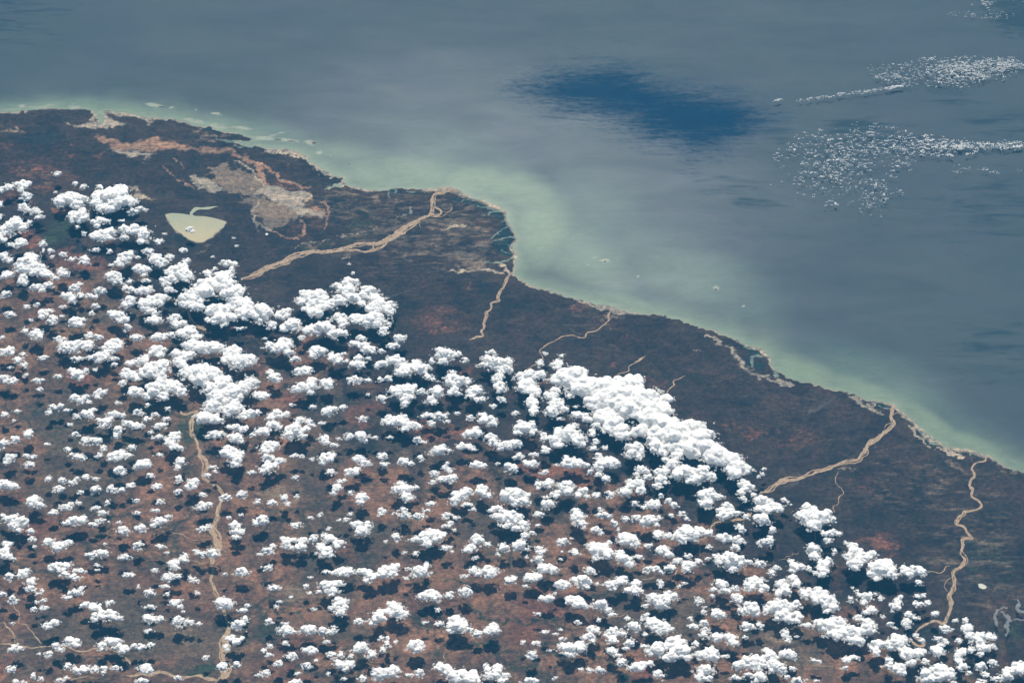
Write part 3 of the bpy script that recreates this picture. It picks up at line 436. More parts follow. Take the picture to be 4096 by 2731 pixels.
def sheet(name, s, mat, label, z, rag=0.30, step=0.25):
    P = wpoly(s); P = spline(np.vstack([P, P[:1]]), step)[:-1]; c0 = P.mean(0)
    k = np.arange(len(P)); P = P + (P - c0) / np.maximum(np.hypot(*(P - c0).T), 1e-3)[:, None] * ((fbm(P[:, 0] * 1.2, P[:, 1] * 1.2, 3) - .5) * 2 * rag)[:, None]
    import bmesh
    bm = bmesh.new(); vs = [bm.verts.new((x, y, z)) for x, y in P]; f = bm.faces.new(vs)
    if f.normal.z < 0: f.normal_flip()
    bmesh.ops.triangulate(bm, faces=bm.faces[:]); me = bpy.data.meshes.new(name); bm.to_mesh(me); bm.free(); me.materials.append(mat)
    ob = bpy.data.objects.new(name, me); scn.collection.objects.link(ob); ob['kind'] = 'structure'; ob['label'] = label; return ob
m = NT('lake_water'); g = m.noise(0.14, 5, .6, 1.2); yy = m.n.new('ShaderNodeSeparateXYZ'); m.l.new(m.coord(), yy.inputs[0])
lx, ly = world(*tp('A', 180, 38)); lx2, ly2 = world(*tp('A', 178, 62))
c = m.mix(m.rng(m.math('MULTIPLY_ADD', g, 16.0, yy.outputs[1]), float(ly2) + 6, float(ly) + 10), (0.335, 0.29, 0.175), (0.235, 0.255, 0.178))
m.put(m.bsdf.inputs['Base Color'], c); m.bsdf.inputs['Roughness'].default_value = .45; m.bsdf.inputs['IOR'].default_value = 1.33; m.bsdf.inputs['Specular IOR Level'].default_value = .12
sheet('lake', 'A 151.5 40.6, 154 39.6, 158 39.2, 163 39.3, 168 39.8, 172 40.3, 174.6 40.8, 174.2 39.2, 175.4 37.4, 177 35.8, 178 34.2, 182 33.8, 187 33.7, 193 33.4, 200 33, 197 34.0, 193.5 35.2, 190 35.8, 186 35.6, 182.5 36, 179.4 37.4, 177.4 39.4, 177.4 41.2, 184 42, 190 42.5, 198 44, 204 45.8, 207.5 47.5, 205 52, 199 57, 193 61.5, 187 65.6, 181 65.8, 176 64.5, 170 60.5, 163 56, 157.5 51, 154.5 46',
      m.m, 'heart-shaped pale yellow-green lake with a narrow arm to the north', 0.085)
m = NT('pond_water'); m.bsdf.inputs['Base Color'].default_value = (0.26, 0.28, 0.21, 1); m.bsdf.inputs['Roughness'].default_value = .4
g = m.noise(1.2, 4, .6); m.put(m.bsdf.inputs['Base Color'], m.mix(g, (0.15, 0.165, 0.13), (0.20, 0.205, 0.16)))
sheet('pond', 'K 193 66, 196 65.6, 200 67.6, 200.6 69.5, 198 70.6, 194 69.2', m.m, 'small pale oval pond right of the winding river', 0.085, .03, .3)
sheet('pond', 'B 8.6 58, 10 57.4, 11.4 58.3, 10.4 59.4, 9 59.3', m.m, 'tiny pale green pond above the braided river', 0.085, .03, .3)

# ---- low islands beyond the shore
m = NT('island_scrub'); g = m.noise(1.5, 5, .6); m.put(m.bsdf.inputs['Base Color'], m.mix(m.rng(g, .4, .6), (0.035, 0.045, 0.03), (0.12, 0.09, 0.07))); m.bsdf.inputs['Roughness'].default_value = 1
isl = m.m
def island(t, u, v, ru, rv, rot, label):
    px, py = tp(t, u, v); wx, wy = world(px, py); k = km_per_px(py) * U
    a, b = ru * k, rv * k * 1.5; nr, na = 5, 36; V = [(0, 0, .05)]; F = []
    for i in range(1, nr + 1):
        for j in range(na):
            th = 2 * math.pi * j / na; r = i / nr * (0.75 + 0.5 * float(vnoise(np.array([math.cos(th) * 1.5 + wx]), np.array([math.sin(th) * 1.5 + wy]))[0]))
            x, y = a * r * math.cos(th), b * r * math.sin(th); ro = math.radians(rot)
            V.append((x * math.cos(ro) - y * math.sin(ro), x * math.sin(ro) + y * math.cos(ro), .05 * (1 - (i / nr) ** 2) + .01 if i < nr else -.01))
    for j in range(na): F.append((0, 1 + j, 1 + (j + 1) % na, 0))
    me = bpy.data.meshes.new('island')
    faces = [(0, 1 + j, 1 + (j + 1) % na) for j in range(na)]
    for i in range(nr - 1):
        for j in range(na):
            p = 1 + i * na; q = p + na; faces.append((p + j, q + j, q + (j + 1) % na, p + (j + 1) % na))
    me.from_pydata(V, [], faces); me.materials.append(isl); me.update()
    ob = bpy.data.objects.new('island', me); scn.collection.objects.link(ob); ob.location = (wx, wy, 0.012)
    ob['kind'] = 'structure'; ob['label'] = label
island('C', 85.5, 83.2, 1.2, .6, -8, 'tiny dark islet inside the left pale reef ring')
island('C', 187.3, 109, 1.1, .8, 10, 'round dark islet inside the right pale reef ring')
island('O', 53.5, 53.2, 1.9, 1.0, -10, 'small reddish island at the end of the reef chain')
island('O', 20, 50, 4, .5, -3, 'thin dark islet on the reef chain')
island('O', 33, 51.8, 4.5, .5, -8, 'thin dark islet in the middle of the reef chain')
island('O', 71.5, 64.8, .5, .4, 0, 'tiny dark islet off the spit')
island('O', 85, 72.4, .8, .5, 0, 'lone dark islet off the pointed cape')
island('L', 148, 20.2, 3, .5, -8, 'narrow dark islet on the large oval reef')

# ------------------------------------------------------------------ clouds, one entry per cloud: lobes "u v ru rv"
# a leading "name|" gives the cloud a hand-written label
CL = {
'A': """53 3 3 3;8 15 5 4,2 17 3 3;16 12 4 2;23 13 6 5,20 18 4 2;24 24 6 4;22 33 5 4,26 37 4 2;33 38 5 3,36 43 5 2,32 36 3 3;1 31 2 3;0 42 2 3;12 51 11 7,6 54 8 5,15 45 5 4,20 53 6 4;27 48 3 3;2 61 6 5;
19 66 6 4,14 68 5 3,8 68 2 2;40 66 3 3,38 68 2 3,40 73 1 2;3 78 6 4,7 82 5 3;25 86 12 8,28 80 7 6,33 88 8 5,42 94 6 4,22 92 7 4,33 93 9 4,48 96 3 2;21 100 5 5,23 104 3 2;7 95 6 4,3 98 4 2;34 107 7 4,45 105 5 3,38 110 4 2;
6 113 5 3,3 115 3 2;47 74 3 2.5;48 79 2 1.5;58 77 4 2;66 81 3 2.5;77 82 5 5,79 85 3 2;69 12 2.5 2;76 15 3 2.5;51 20 1.5 .8;64 26 14 6,55 30 6 4,70 31 7 4,64 22 5 3,77 27 5 4;
@big lobed cloud, upper of the pair left of the heart-shaped lake|104 26 18 11,92 24 9 6,116 28 9 5,108 17 11 4,100 35 12 4,90 30 7 4,122 30 4 4,92 15 3 2;72 42 9 6,76 38 6 4,66 41 5 4,70 46 6 3;122 38 5 3,128 35 4 2,133 36 2 1.5;92 46 8 4,89 51 3 2,100 46 2 1;112 46 3 1;71 52 2 2;
93 59 9 5,101 56 6 4,87 60 6 3,99 62 6 3;125 54 11 5,114 54 5 4,134 59 6 6,114 61 4 3,130 65 6 2;146 65 4 3;87 73 4.5 2;101 74 2 2.5;77 58 2 2;114 80 8 5,119 77 5 4,110 85 5 3;127 80 2.5 1.5;
136 74 5 3,142 80 6 5,149 84 6 4,156 79 4 3,147 87 3 2;168 73 4 3;102 87 2.5 2;105 97 8 6,108 102 5 3;127 90 5 4,134 91 5 5,132 96 3 1.5;57 93 4 4,61 95 3 3;51 99 4 2;72 104 3 2;69 108 6 4,63 115 7 4,67 119 4 3,74 114 3 3;
92 111 6 4,82 115 4 2,87 116 3 2;119 102 2.5 2.5,115 107 3 3,120 109 4 3.5;131 110 8 4,137 107 4 2;134 101 5 1.5;119 120 7 5,115 124 5 3;133 123 8 6,138 118 5 4,147 117 8 4,144 122 6 3;141 130 7 4,143 137 6 4,137 137 4 3;
109 133 9 4,113 137 7 3,103 131 5 3;24 125 3 2.5;34 123 2.5 2;88 124 4 2;58 125 4 1;84 130 2 2.5;8 132 6 3;40 131 6 4,45 129 4 2,38 134 4 2;48 137 5 5;28 137 2 1.5;57 134 2 1.5;69 139 8 4,75 137 5 2,74 142 3 2;
23 147 3 3;33 149 6 5,37 153 4 3;117 144 4 4;125 153 6 4;2 153 3 2;55 155 6 3;82 151 4 4,90 153 5 3;163 92 11 7,168 88 6 4,155 100 8 4,152 104 5 2,170 97 8 5,171 83 4 3;157 109 7 3;174 54 3 2.5,176 56 3 1;
@giant heaped white cloud, the largest mass in the left half, below the heart-shaped lake|198 104 20 10,185 110 14 9,215 112 15 8,205 96 10 4,175 118 12 7,180 125 8 4,220 122 12 8,200 128 13 7,226 130 10 8,205 135 14 4,170 122 6 4,195 138 8 3,190 94 6 3,240 130 12 10;
197 90 2.5 2;208 85 6 3,215 86 5 2,212 92 4 4;206 141 4 2;221 145 5 1.5;160 136 6 5,163 142 5 4,168 140 4 3;174 148 8 6,168 150 8 5,180 153 6 4,157 151 4 3;146 153 8 4;195 79 1.5 1;217 69 1.5 .8;215 62 1.5 .6;151 58 2 .8""",
'D': """70 4 15 6,60 6 7 5,79 2 6 4;102 6 10 5,95 12 7 4,105 1 8 4,92 15 9 4,84 14 5 2;144 8 8 5,147 12 5 3,138 11 3 3;187 5 20 6,175 3 10 4;213 9 9 6,222 18 11 8,210 16 8 5,229 16 6 5;
161 11 5 4,170 13 9 5,165 18 7 5,177 11 5 3,168 22 5 3;@towering lumpy cloud mass with a tail, lower of the two giants in the left half|183 30 16 12,195 30 10 8,172 28 8 5,205 40 12 10,212 48 14 10,195 60 10 7,200 52 12 8,215 62 12 7,188 70 10 6,198 71 9 5,225 40 9 10,207 34 6 4,192 42 10 5;
142 25 14 8,150 21 6 5,135 28 9 5,148 32 6 4;119 31 8 4,115 28 5 4,125 34 5 2;122 20 7 3,130 17 6 5,134 14 3 3,118 19 3 1.5;112 38 4 3;123 46 6 5,128 45 4 3;141 44 9 7,135 50 5 4,146 39 6 5;158 42 10 6,165 46 7 4,150 50 7 4,155 37 5 4;
7 9 8 4,3 12 4 2;18 17 5 4,21 12 3 2,14 16 2 2;23 22 3.5 3;39 15 4 2.5,43 14 2 1;70 16 5 3;105 16 4 2,104 21 4 2;71 30 7 4,66 27 4 3,74 33 3 3;79 27 3 2.5;88 26 3 1.3;54 32 4 2;35 36 6 2;24 31 2 2;4 34 6 4,12 36 4 3;
37 44 3 2;91 47 6 4,96 46 3 2,90 51 3 2;70 52 6 4,74 55 4 3,68 50 3 2;79 52 4 4,82 55 3 2;48 60 4 2.5;45 65 3 2;56 60 3 3.5;61 63 3 1.5;108 56 2 1.5;135 58 3 1.5;79 67 7 4,85 63 4 2,70 69 3 2.5,84 68 3 3;106 67 9 3,112 68 4 2;
97 74 6 4,92 72 4 2,101 71 3 3,96 78 4 2;127 65 5 3;135 71 4 2.5;143 67 3.5 2;155 62 3 2.5;153 71 4 2;119 76 6 2.5,126 77 6 3,115 74 3 2;109 81 5 4,107 86 3 3;147 78 7 3,150 76 3 2;138 83 2.5 2;146 88 6 3;64 76 3 1.5;4 67 4 3;
15 64 4 1.3;13 72 2 1;26 85 4 5,28 83 3 2;14 90 5 3.5;3 94 4 5;69 85 5 2.5;78 91 4 4;87 91 6 3.5,91 90 3 1.5;43 94 3 1.5;160 88 6 5,157 93 6 4,160 97 5 3,166 98 4 2,163 84 3 2;216 79 5 3,224 81 5 4,210 78 2 2;
197 85 6 4,192 87 3 2,203 84 4 2;217 88 6 5,211 87 5 2,222 92 3 2;232 86 3 2;228 67 8 5;212 103 10 5,217 108 7 5,210 98 6 3,216 113 5 3,221 103 4 3;62 99 3 2.5;72 105 5 3,76 107 3 2,65 104 3 1.5;95 98 3 3;91 104 3.5 3;
108 105 9 4.5,102 107 4 3,118 104 4 2,112 101 4 2;121 97 4 3.5;166 110 5 4.5,163 115 3 3;147 104 3 2;131 113 8 4,134 110 5 3,127 116 4 2;110 118 6 4,113 121 3 2;24 105 3.5 2.5;31 106 3 2.5;9 107 6 4,13 105 3 2,6 111 3 2;
27 113 4.5 3.5;44 126 3 2.5;7 132 10 4,3 129 4 3,13 133 4 3;57 128 4 3.5,54 135 5 4;66 129 5 2.5,71 126 3 2;80 124 4 3;88 126 3 2;88 136 5 4.5;74 138 3 2;103 135 5 4;112 136 3 2.5;120 132 4 2.5;144 133 5 3;138 123 4 2;
175 131 6 5,179 129 4 4;164 138 4 2.5;186 141 4 2;191 123 4 2;164 126 3 3.5;207 143 5 3;222 140 5 4;196 115 4 1.5;197 119 2 2;231 120 4 2;31 147 7 5,37 150 4 3,32 144 5 3;126 146 4 2.5;146 147 4 2.5;98 148 2.5 2.5;
61 152 6 3,65 149 3 2;88 153 5 1.5;187 151 7 3.5,192 149 4 2;143 155 4 1.5;50 156 4 2;72 148 2.5 1.5;10 24 2 1""",
'B': """@left lobe of the hooked cloud with an open dark middle|55 116 14 7,45 114 7 5,42 120 5 4,62 124 7 4,75 120 9 6,55 122 10 5;@right arc of the hooked cloud beside the open dark middle|85 110 9 6,86 102 8 4,75 106 5 3,90 117 8 5,92 102 4 3,102 112 9 7,98 122 6 3,112 118 7 6,110 125 12 7,122 126 6 7,108 136 14 6,92 136 8 5,110 140 12 4;
54 130 8 6,48 127 7 2;76 135 7 5,80 140 5 5;60 145 14 6,75 150 10 4,48 146 8 4,65 141 6 3;33 141 8 7,26 144 5 4;24 132 7 5,30 128 3 2,14 142 6 4;117 147 4 5;41 153 3 2;122 141 2 2;132 154 6 4;97 154 6 3;9 154 2 1;86 86 1 .8;89 94 2 1""",
'E': """24 5 10 6,12 4 6 4,30 10 5 3,24 0 8 4;35 16 5 3;56 9 8 5,52 13 4 3,61 8 4 3;73 15 6 5,70 12 4 3,76 18 4 3;80 12 4 2;83 18 2 2;100 4 7 4,104 8 7 4,91 2 6 3;126 4 6 3;94 15 4 3,91 21 6 5,97 21 4 3;115 9 3 2.5;103 16 2 2;
@long lumpy cloud left of the two round clouds, above the middle of the field|128 18 10 6,116 21 7 3,140 24 10 5,153 25 8 6,135 28 8 4,148 19 5 3,158 32 4 3,163 35 3 1.5,112 22 4 3;173 11 10 7,184 11 4 3,172 18 6 4,161 18 2 3;192 17 3 3;
222 20 13 8,213 16 6 4,228 26 8 4,208 22 6 2,222 34 6 5,224 42 6 5,215 10 6 1.5,232 18 4 4;43 27 8 4,39 29 4 2,48 25 4 2;17 33 6 5,13 28 4 2;45 42 12 5,51 36 5 4,36 44 6 3,50 47 4 2;65 38 6 5,67 42 4 2;90 35 7 3.5;102 36 4 2.5;
114 35 3 2.5;122 34 4 3;135 45 12 6,141 42 7 4,126 44 6 3,138 52 7 4,137 57 4 3;152 46 4 3.5;116 52 4.5 4;165 47 8 5,160 53 5 4,168 44 5 4,163 56 4 2;185 37 12 6,180 34 7 4,182 45 7 5,192 36 5 4,180 28 4 2;202 46 8 4,206 53 6 3,197 50 5 3,202 42 6 2;
226 53 4 3;217 59 3 2;184 66 3 2;197 70 4 2.5;212 72 9 5,208 68 5 3,217 75 5 3;103 49 2 1.2;4 49 8 4;-1 38 4 5;52 60 3 3;32 58 3.5 1.2;67 64 7 4.5,70 62 4 3;80 60 4 2.5;98 70 4.5 3;20 67 9 4,14 70 5 3,28 67 3 3;16 76 6 4,8 82 8 4,20 78 4 3,4 83 4 3;
1 65 3 3;41 72 5 4;49 74 3.5 4,52 77 2.5 1.5;60 75 4 1.5;36 82 10 6,30 86 6 5,42 87 5 3,46 80 4 3,36 77 6 3;127 73 9 5,122 70 4 3,136 75 8 5,134 70 5 4,146 77 6 4,137 80 6 2;117 73 3 3;157 68 6 3;168 69 5 5;174 68 2 3,176 73 2.5 2;
161 75 3.5 3;62 89 5 4,65 93 4 2;72 95 4 2;85 87 4 4;97 87 6 5,99 90 4 3;123 88 3 1.5;148 90 4 3,154 92 3 1.5;199 84 9 4,201 81 4 3,194 86 5 3;190 96 8 3,196 96 4 3;216 88 6 4,219 93 6 4,226 95 4 3;168 100 9 4,172 97 5 3,178 100 3 1.5;
200 99 3 1.5;231 95 6 5,226 99 4 1.5;12 97 9 6,10 102 6 3,16 95 5 4;12 107 6 4;12 115 8 5,20 110 6 3,8 119 5 3,24 109 3 2;35 105 3.5 2.5;42 105 2 1.5;64 107 7 5,69 104 4 4,62 111 4 2;52 108 1.5 1.5;95 107 6 3,100 112 6 3.5,93 108 4 3;
116 105 4.5 4;117 113 5 2.5;136 110 7 3.5,141 112 4 2;151 107 3.5 2.5;68 120 5 3;88 120 7 4,92 117 4 2,84 122 4 2;36 125 4 2;175 112 2 1.5;174 116 3 3,178 118 3 3;164 122 4.5 3.5;173 126 7 3,179 126 7 4,182 123 3 2;162 129 3 2;
203 113 7 3.5,209 114 4 2;222 112 3 1;231 115 5 4;79 128 5 2.5;74 134 5 4.5,71 139 3 2;87 139 3 2.5;98 142 6 4.5,96 147 4 3;135 135 9 5,128 136 5 4,139 143 6 4.5,147 134 4 2,133 130 5 2;188 141 9 5,194 137 5 4,183 146 6 4,194 150 6 2,199 154 3 1.5;
208 137 7 5,212 141 6 3,207 133 4 2;232 141 9 7,238 145 7 6;160 149 5 2.5;26 144 4 4,30 149 2.5 2;15 148 5 2.5;1 147 3 3;38 142 2 2;116 155 4 2.5;136 155 5 3;222 153 5 3.5,216 155 4 2,227 156 5 2;157 155 4 1.5;110 88 2.5 1.5;76 89 2 1""",
'F': """30 11 2.5 1.5;26 20 3 4;42 20 5 5,38 21 3 2,41 24 4 2;46 13 2.5 1.5;@tall lumpy cloud column at the upper left end of the long cloud bank|18 31 9 6,8 33 6 5,26 31 6 5,12 42 8 5,19 45 7 6,18 56 6 6,20 63 5 5,14 38 8 5;38 51 8 5,40 46 6 4,42 58 8 6,36 64 7 5,48 62 5 3,44 71 3 1.5,33 49 4 4;
@giant smooth white cloud bank running diagonally down to the right|55 32 18 9,45 34 9 6,70 40 16 10,85 42 16 10,100 40 14 8,112 40 8 8,95 52 20 12,78 55 12 8,115 52 16 11,130 50 10 8,142 52 7 3,105 62 18 10,85 68 10 8,125 70 14 10,140 75 14 9,150 85 16 12,165 80 14 9,172 88 14 11,165 98 15 9,180 98 12 9,190 105 14 9,200 108 11 7,205 115 10 6,212 117 8 4,205 122 7 5,95 78 12 8,100 86 8 4,118 82 10 6,62 45 12 6,125 60 12 8,138 62 9 7,60 27 8 4,112 34 8 4,150 96 10 6,135 84 10 6;
133 96 8 6,138 102 5 4,130 91 6 5;112 97 9 6,108 103 6 4,117 101 5 3,117 106 4 3;142 108 4 3;152 106 6 5,147 112 6 5,140 117 4 3;@flat grey-shaded cloud tucked under the lower side of the long cloud bank|158 120 11 8,168 124 9 6,176 120 8 7,182 124 6 4,152 122 6 5,165 128 8 3;
120 118 7 4,124 124 5 3,114 123 4 3;138 120 8 4,136 126 6 4,134 132 5 3,141 129 4 2;114 130 8 5,117 136 6 4,108 128 3 2;103 138 7 4,107 133 4 3,106 142 2 2;89 140 4.5 3;62 68 8 4,70 72 5 4,78 77 4 4;58 76 3 2;75 84 5 4;84 82 2 3;
53 50 3 2.5;58 60 2 1;76 92 4 3;85 97 2.5 2.5;74 98 4 2.5;12 79 10 6,5 82 5 4,19 83 6 4,8 74 4 2;18 74 3 1.5;3 66 3 3;50 86 14 8,54 80 7 4,62 91 7 6,38 90 8 5,43 95 7 3,30 88 4 5,42 80 4 2;31 99 5 4;3 94 7 4;5 105 5 3.5;20 104 4.5 2;
17 112 7 4,12 110 3 2;56 111 10 5,50 112 7 3,66 113 6 2.5,50 107 4 3;40 113 1.5 1;88 111 10 5,80 114 6 5,95 112 5 4,79 122 3 3,90 107 5 2;80 105 3.5 4;86 126 4 4;72 119 2.5 2.5;1 116 4 5;30 120 4 2.5;33 130 6 4.5;24 132 3 4.5;
49 133 8 6.5,52 138 6 4,43 138 3 3;39 141 4 4;65 137 5 4,60 141 5 3,69 142 3 2;77 141 4 3.5;5 141 9 9,10 146 6 5,15 141 3 2;33 149 6 5;31 143 3 1;113 149 3 3;137 141 2.5 2;144 146 4 3,150 150 4 3;128 150 8 4,134 147 3 3,121 152 3 2;
180 141 10 6,190 142 6 3,178 148 7 5,183 137 5 3;197 151 7 3,194 155 7 3,202 155 5 3;213 130 6 4,217 134 6 4,211 138 4 4,213 145 4 3;231 117 2.5 1.5;231 122 2 1.5;226 124 1.5 1;230 146 8 5,236 148 6 4,232 154 10 4,243 152 7 5;222 140 3 2;
59 156 6 3;81 154 2.5 2;250 145 2 2""",
'K': """@tall bright cloud left of the thin winding creek, first of three down to the right|42 4 14 7,33 2 8 5,50 5 7 6,42 12 8 5,37 -3 8 5,55 1 4 4;60 7 3 3;53 19 4 3.5,60 19 5 3,65 20 3 1.5,54 26 4 3;72 28 2 1.5;61 36 2 2.5;4 16 3 4;2 26 4 5;42 34 7 5,43 40 5 5,40 30 4 2;51 50 6 7,55 45 4 4,50 57 4 3,38 52 3 3,43 56 3 2;
25 50 6 4,21 46 3 3,30 50 4 3,22 54 4 2;3 56 4 4;8 51 3 3;24 61 6 4,26 66 5 3;14 67 7 5,16 73 7 4,9 74 4 4;8 80 2.5 1.5;80 36 9 5,78 31 5 3,88 41 8 5,80 46 7 7,95 39 6 4,73 41 4 4;104 51 12 8,110 47 6 5,112 55 8 6,97 56 6 4,100 61 4 2;
126 53 5 5,135 53 8 4,141 55 5 4,130 58 4 3;138 65 3.5 3;33 74 4 6,38 74 4 5,47 74 8 5,55 82 9 8,45 80 7 5,60 88 5 4,54 91 4 2;88 78 8 4,96 75 4 2,76 80 3 2.5,88 83 3 3,82 73 2 2;78 69 1.5 1;103 79 2 3;119 81 4 3,118 86 6 4,121 78 3 2;
137 77 3 2,143 76 3 2,137 84 5 3,146 83 3 3;95 89 5 4,90 92 4 2;12 88 14 7,15 95 10 6,26 85 5 4,28 95 4 5,5 84 6 3,24 100 6 2;@broad double cloud in the lower right with a long deep shadow below|60 103 12 7,50 103 8 6,62 113 10 5,75 110 10 7,88 108 9 7,95 110 6 2,80 118 9 4,92 100 6 3,83 97 5 3,36 104 6 2,64 100 8 4,96 104 4 3;
129 94 5 3,136 97 4 2,128 102 5 5;106 96 2 1.5;112 103 3 2.5;117 106 1.5 1;114 91 2 1;154 93 4 3;163 107 6 4;182 99 3 3;172 99 3 1.5;183 107 5 6,186 114 4 6;195 116 7 6,205 114 6 4,198 124 6 5,207 123 4 3,195 130 4 2;
120 118 10 7,122 125 6 4,112 122 5 5;101 121 8 4,99 128 4 4,95 125 3 3;130 130 8 6,140 128 6 4,132 138 6 4,145 137 4 3;155 127 7 5,158 122 4 2;136 113 2.5 3;142 118 3 2;157 117 4 3,163 119 3 3;175 118 3 2.5;111 138 4 6;120 143 7 5,124 147 4 3;
@wide white cloud touching the bottom edge right of centre|154 148 15 8,147 151 9 5,164 146 8 5,157 142 8 3,168 150 5 4;177 130 6 5,180 127 4 3,175 136 4 4,178 142 5 4;186 127 3 4;196 142 6 4,200 149 4 2.5,207 138 4 3;185 147 3 2;225 146 9 6,230 140 7 4,219 150 6 5,234 143 6 6;210 153 4 2.5;195 156 5 3;
16 112 4 5,18 118 3 2;26 114 2 .8;72 136 5 4,78 134 6 2.5,71 143 3 2;44 136 4 2.5;3 136 7 10,8 142 9 7,18 131 8 6,22 143 4 2,12 147 5 3;18 151 2.5 2;28 155 8 3;44 155 2 1.5;170 156 3 1""",
'J': """24 2 5 2.5;60 3 7 5;63 10 7 3,66 14 2 1.5;85 3 7 3;94 10 4 3;104 6 3 3.5;125 7 8 6,133 11 3 2,135 5 2 2.5;115 6 5 4;146 3 2.5 2;156 1 4 2.5;160 6 2.5 2;195 3 8 4,205 1 6 2;215 4 4 2.5;229 6 8 6;10 12 6 5,3 15 4 3;24 12 2.5 1.5;
12 22 4 4,18 19 3 2;8 31 8 5;46 27 5 4.5;54 24 1.3 .8;26 35 5 4.5;24 43 6 4;13 41 1.5 1.5;58 37 5 3.5;46 36 1.3 1;45 43 1.5 1;78 16 6 3,82 19 2 2;97 16 2 1.3;107 25 10 6,103 21 6 3,113 28 5 4;136 21 6 4,134 19 4 3,144 22 4 3;
160 20 13 7,155 24 7 5,170 17 8 4,180 18 4 4,160 14 7 3;181 32 3 2;210 15 4 5;195 24 7 5,207 25 6 4,205 32 5 3.5;231 28 5 4;214 28 1.5 1;80 34 10 8,74 31 6 4,88 29 5 3,87 38 6 6,77 42 4 3;98 38 6 4,103 43 8 5,108 47 6 3,116 41 4 2;125 31 5 2;
138 35 8 4,143 39 6 3;123 52 3 4;131 52 6 3,136 55 3 2;152 45 5 3.5,145 51 5 4;162 49 6 5,160 53 4 3;162 40 4 2;171 46 5 3;188 41 4 4;202 44 13 8,198 40 6 4,202 52 6 3,215 45 6 3,190 46 4 2;228 47 6 3.5;179 43 2 2;33 52 11 4.5,28 50 5 3,38 53 6 3;
20 59 8 4.5,14 61 4 3;1 62 3 4;73 54 6 3,71 52 3 2;65 63 8 5.5,57 62 4 3,68 68 4 3;46 67 8 4.5;13 68 3 1.5;40 74 1.3 1.3;98 64 9 5,90 66 6 4,93 70 4 2,103 61 4 3;114 66 5 5,116 72 6 4,107 71 5 3;78 66 2 1.5;136 65 3 2.5,136 68 2 2;158 65 2 1;
154 68 1.5 1.5;192 66 7 5,196 72 6 3,185 71 4 2.5;184 77 2 2;205 70 4 3;206 79 6 5;224 64 10 5,218 68 8 4,230 70 7 4;32 79 8 3.5;58 82 9 5,64 85 7 4,53 79 5 3;82 85 7 5,88 90 4 3,93 94 4 1.5;80 99 2 2;136 81 11 7,145 77 7 5,130 78 6 4,138 86 8 3,123 86 4 1.5;
171 81 4 3.5;177 87 1.5 1;218 88 9 7,212 91 5 3,224 93 5 3;190 93 6 5,186 90 3 2;176 92 3 2;234 90 3 6;24 93 2.5 1.2;60 101 3 2;45 108 2 1.2;106 98 3 2.5;112 105 6 5;123 95 4 3,119 98 2 2;134 103 11 6,128 99 6 4,142 107 6 4,135 110 6 2;
122 112 3 1.5;164 98 2 2;166 105 6 2.5;177 102 5 3,178 108 4 3,176 113 3 4;217 104 6 4,228 104 5 3.5,215 108 3 1.5;187 115 7 4,192 113 3 2;200 115 6 5,203 120 5 3;214 115 2.5 2;75 108 7 4,70 114 7 4,74 118 4 2;93 110 8 4,94 117 7 4,88 113 4 2,102 112 5 2;
92 127 6 4,97 131 4 1.5;109 120 5 4,105 125 4 1;121 123 3 2;56 125 12 6,53 130 6 3,63 121 6 4,46 123 5 4;22 120 4 2.5;10 119 2.5 1.5;18 131 5 5;35 127 1.5 1;46 116 4 1.2;135 126 12 7,150 119 9 7,155 127 10 7,145 133 9 4,128 128 5 4,160 133 5 3;
169 121 3 3.5;182 130 8 7,172 131 5 4,195 132 4 1.5;178 145 9 6,173 152 6 4,180 152 5 3;220 137 13 6,226 141 8 5,209 141 6 5,232 133 4 3;101 137 5 4;115 142 8 4,120 139 5 3,127 139 3 3;70 145 3 2.5;81 145 5 3.5;63 144 2.5 1.5;135 149 7 4;40 152 2 1.3;
17 155 9 3;206 152 6 2;217 149 4 2.5;227 152 7 6;233 127 3 3;30 110 4 1;40 112 3 1""",
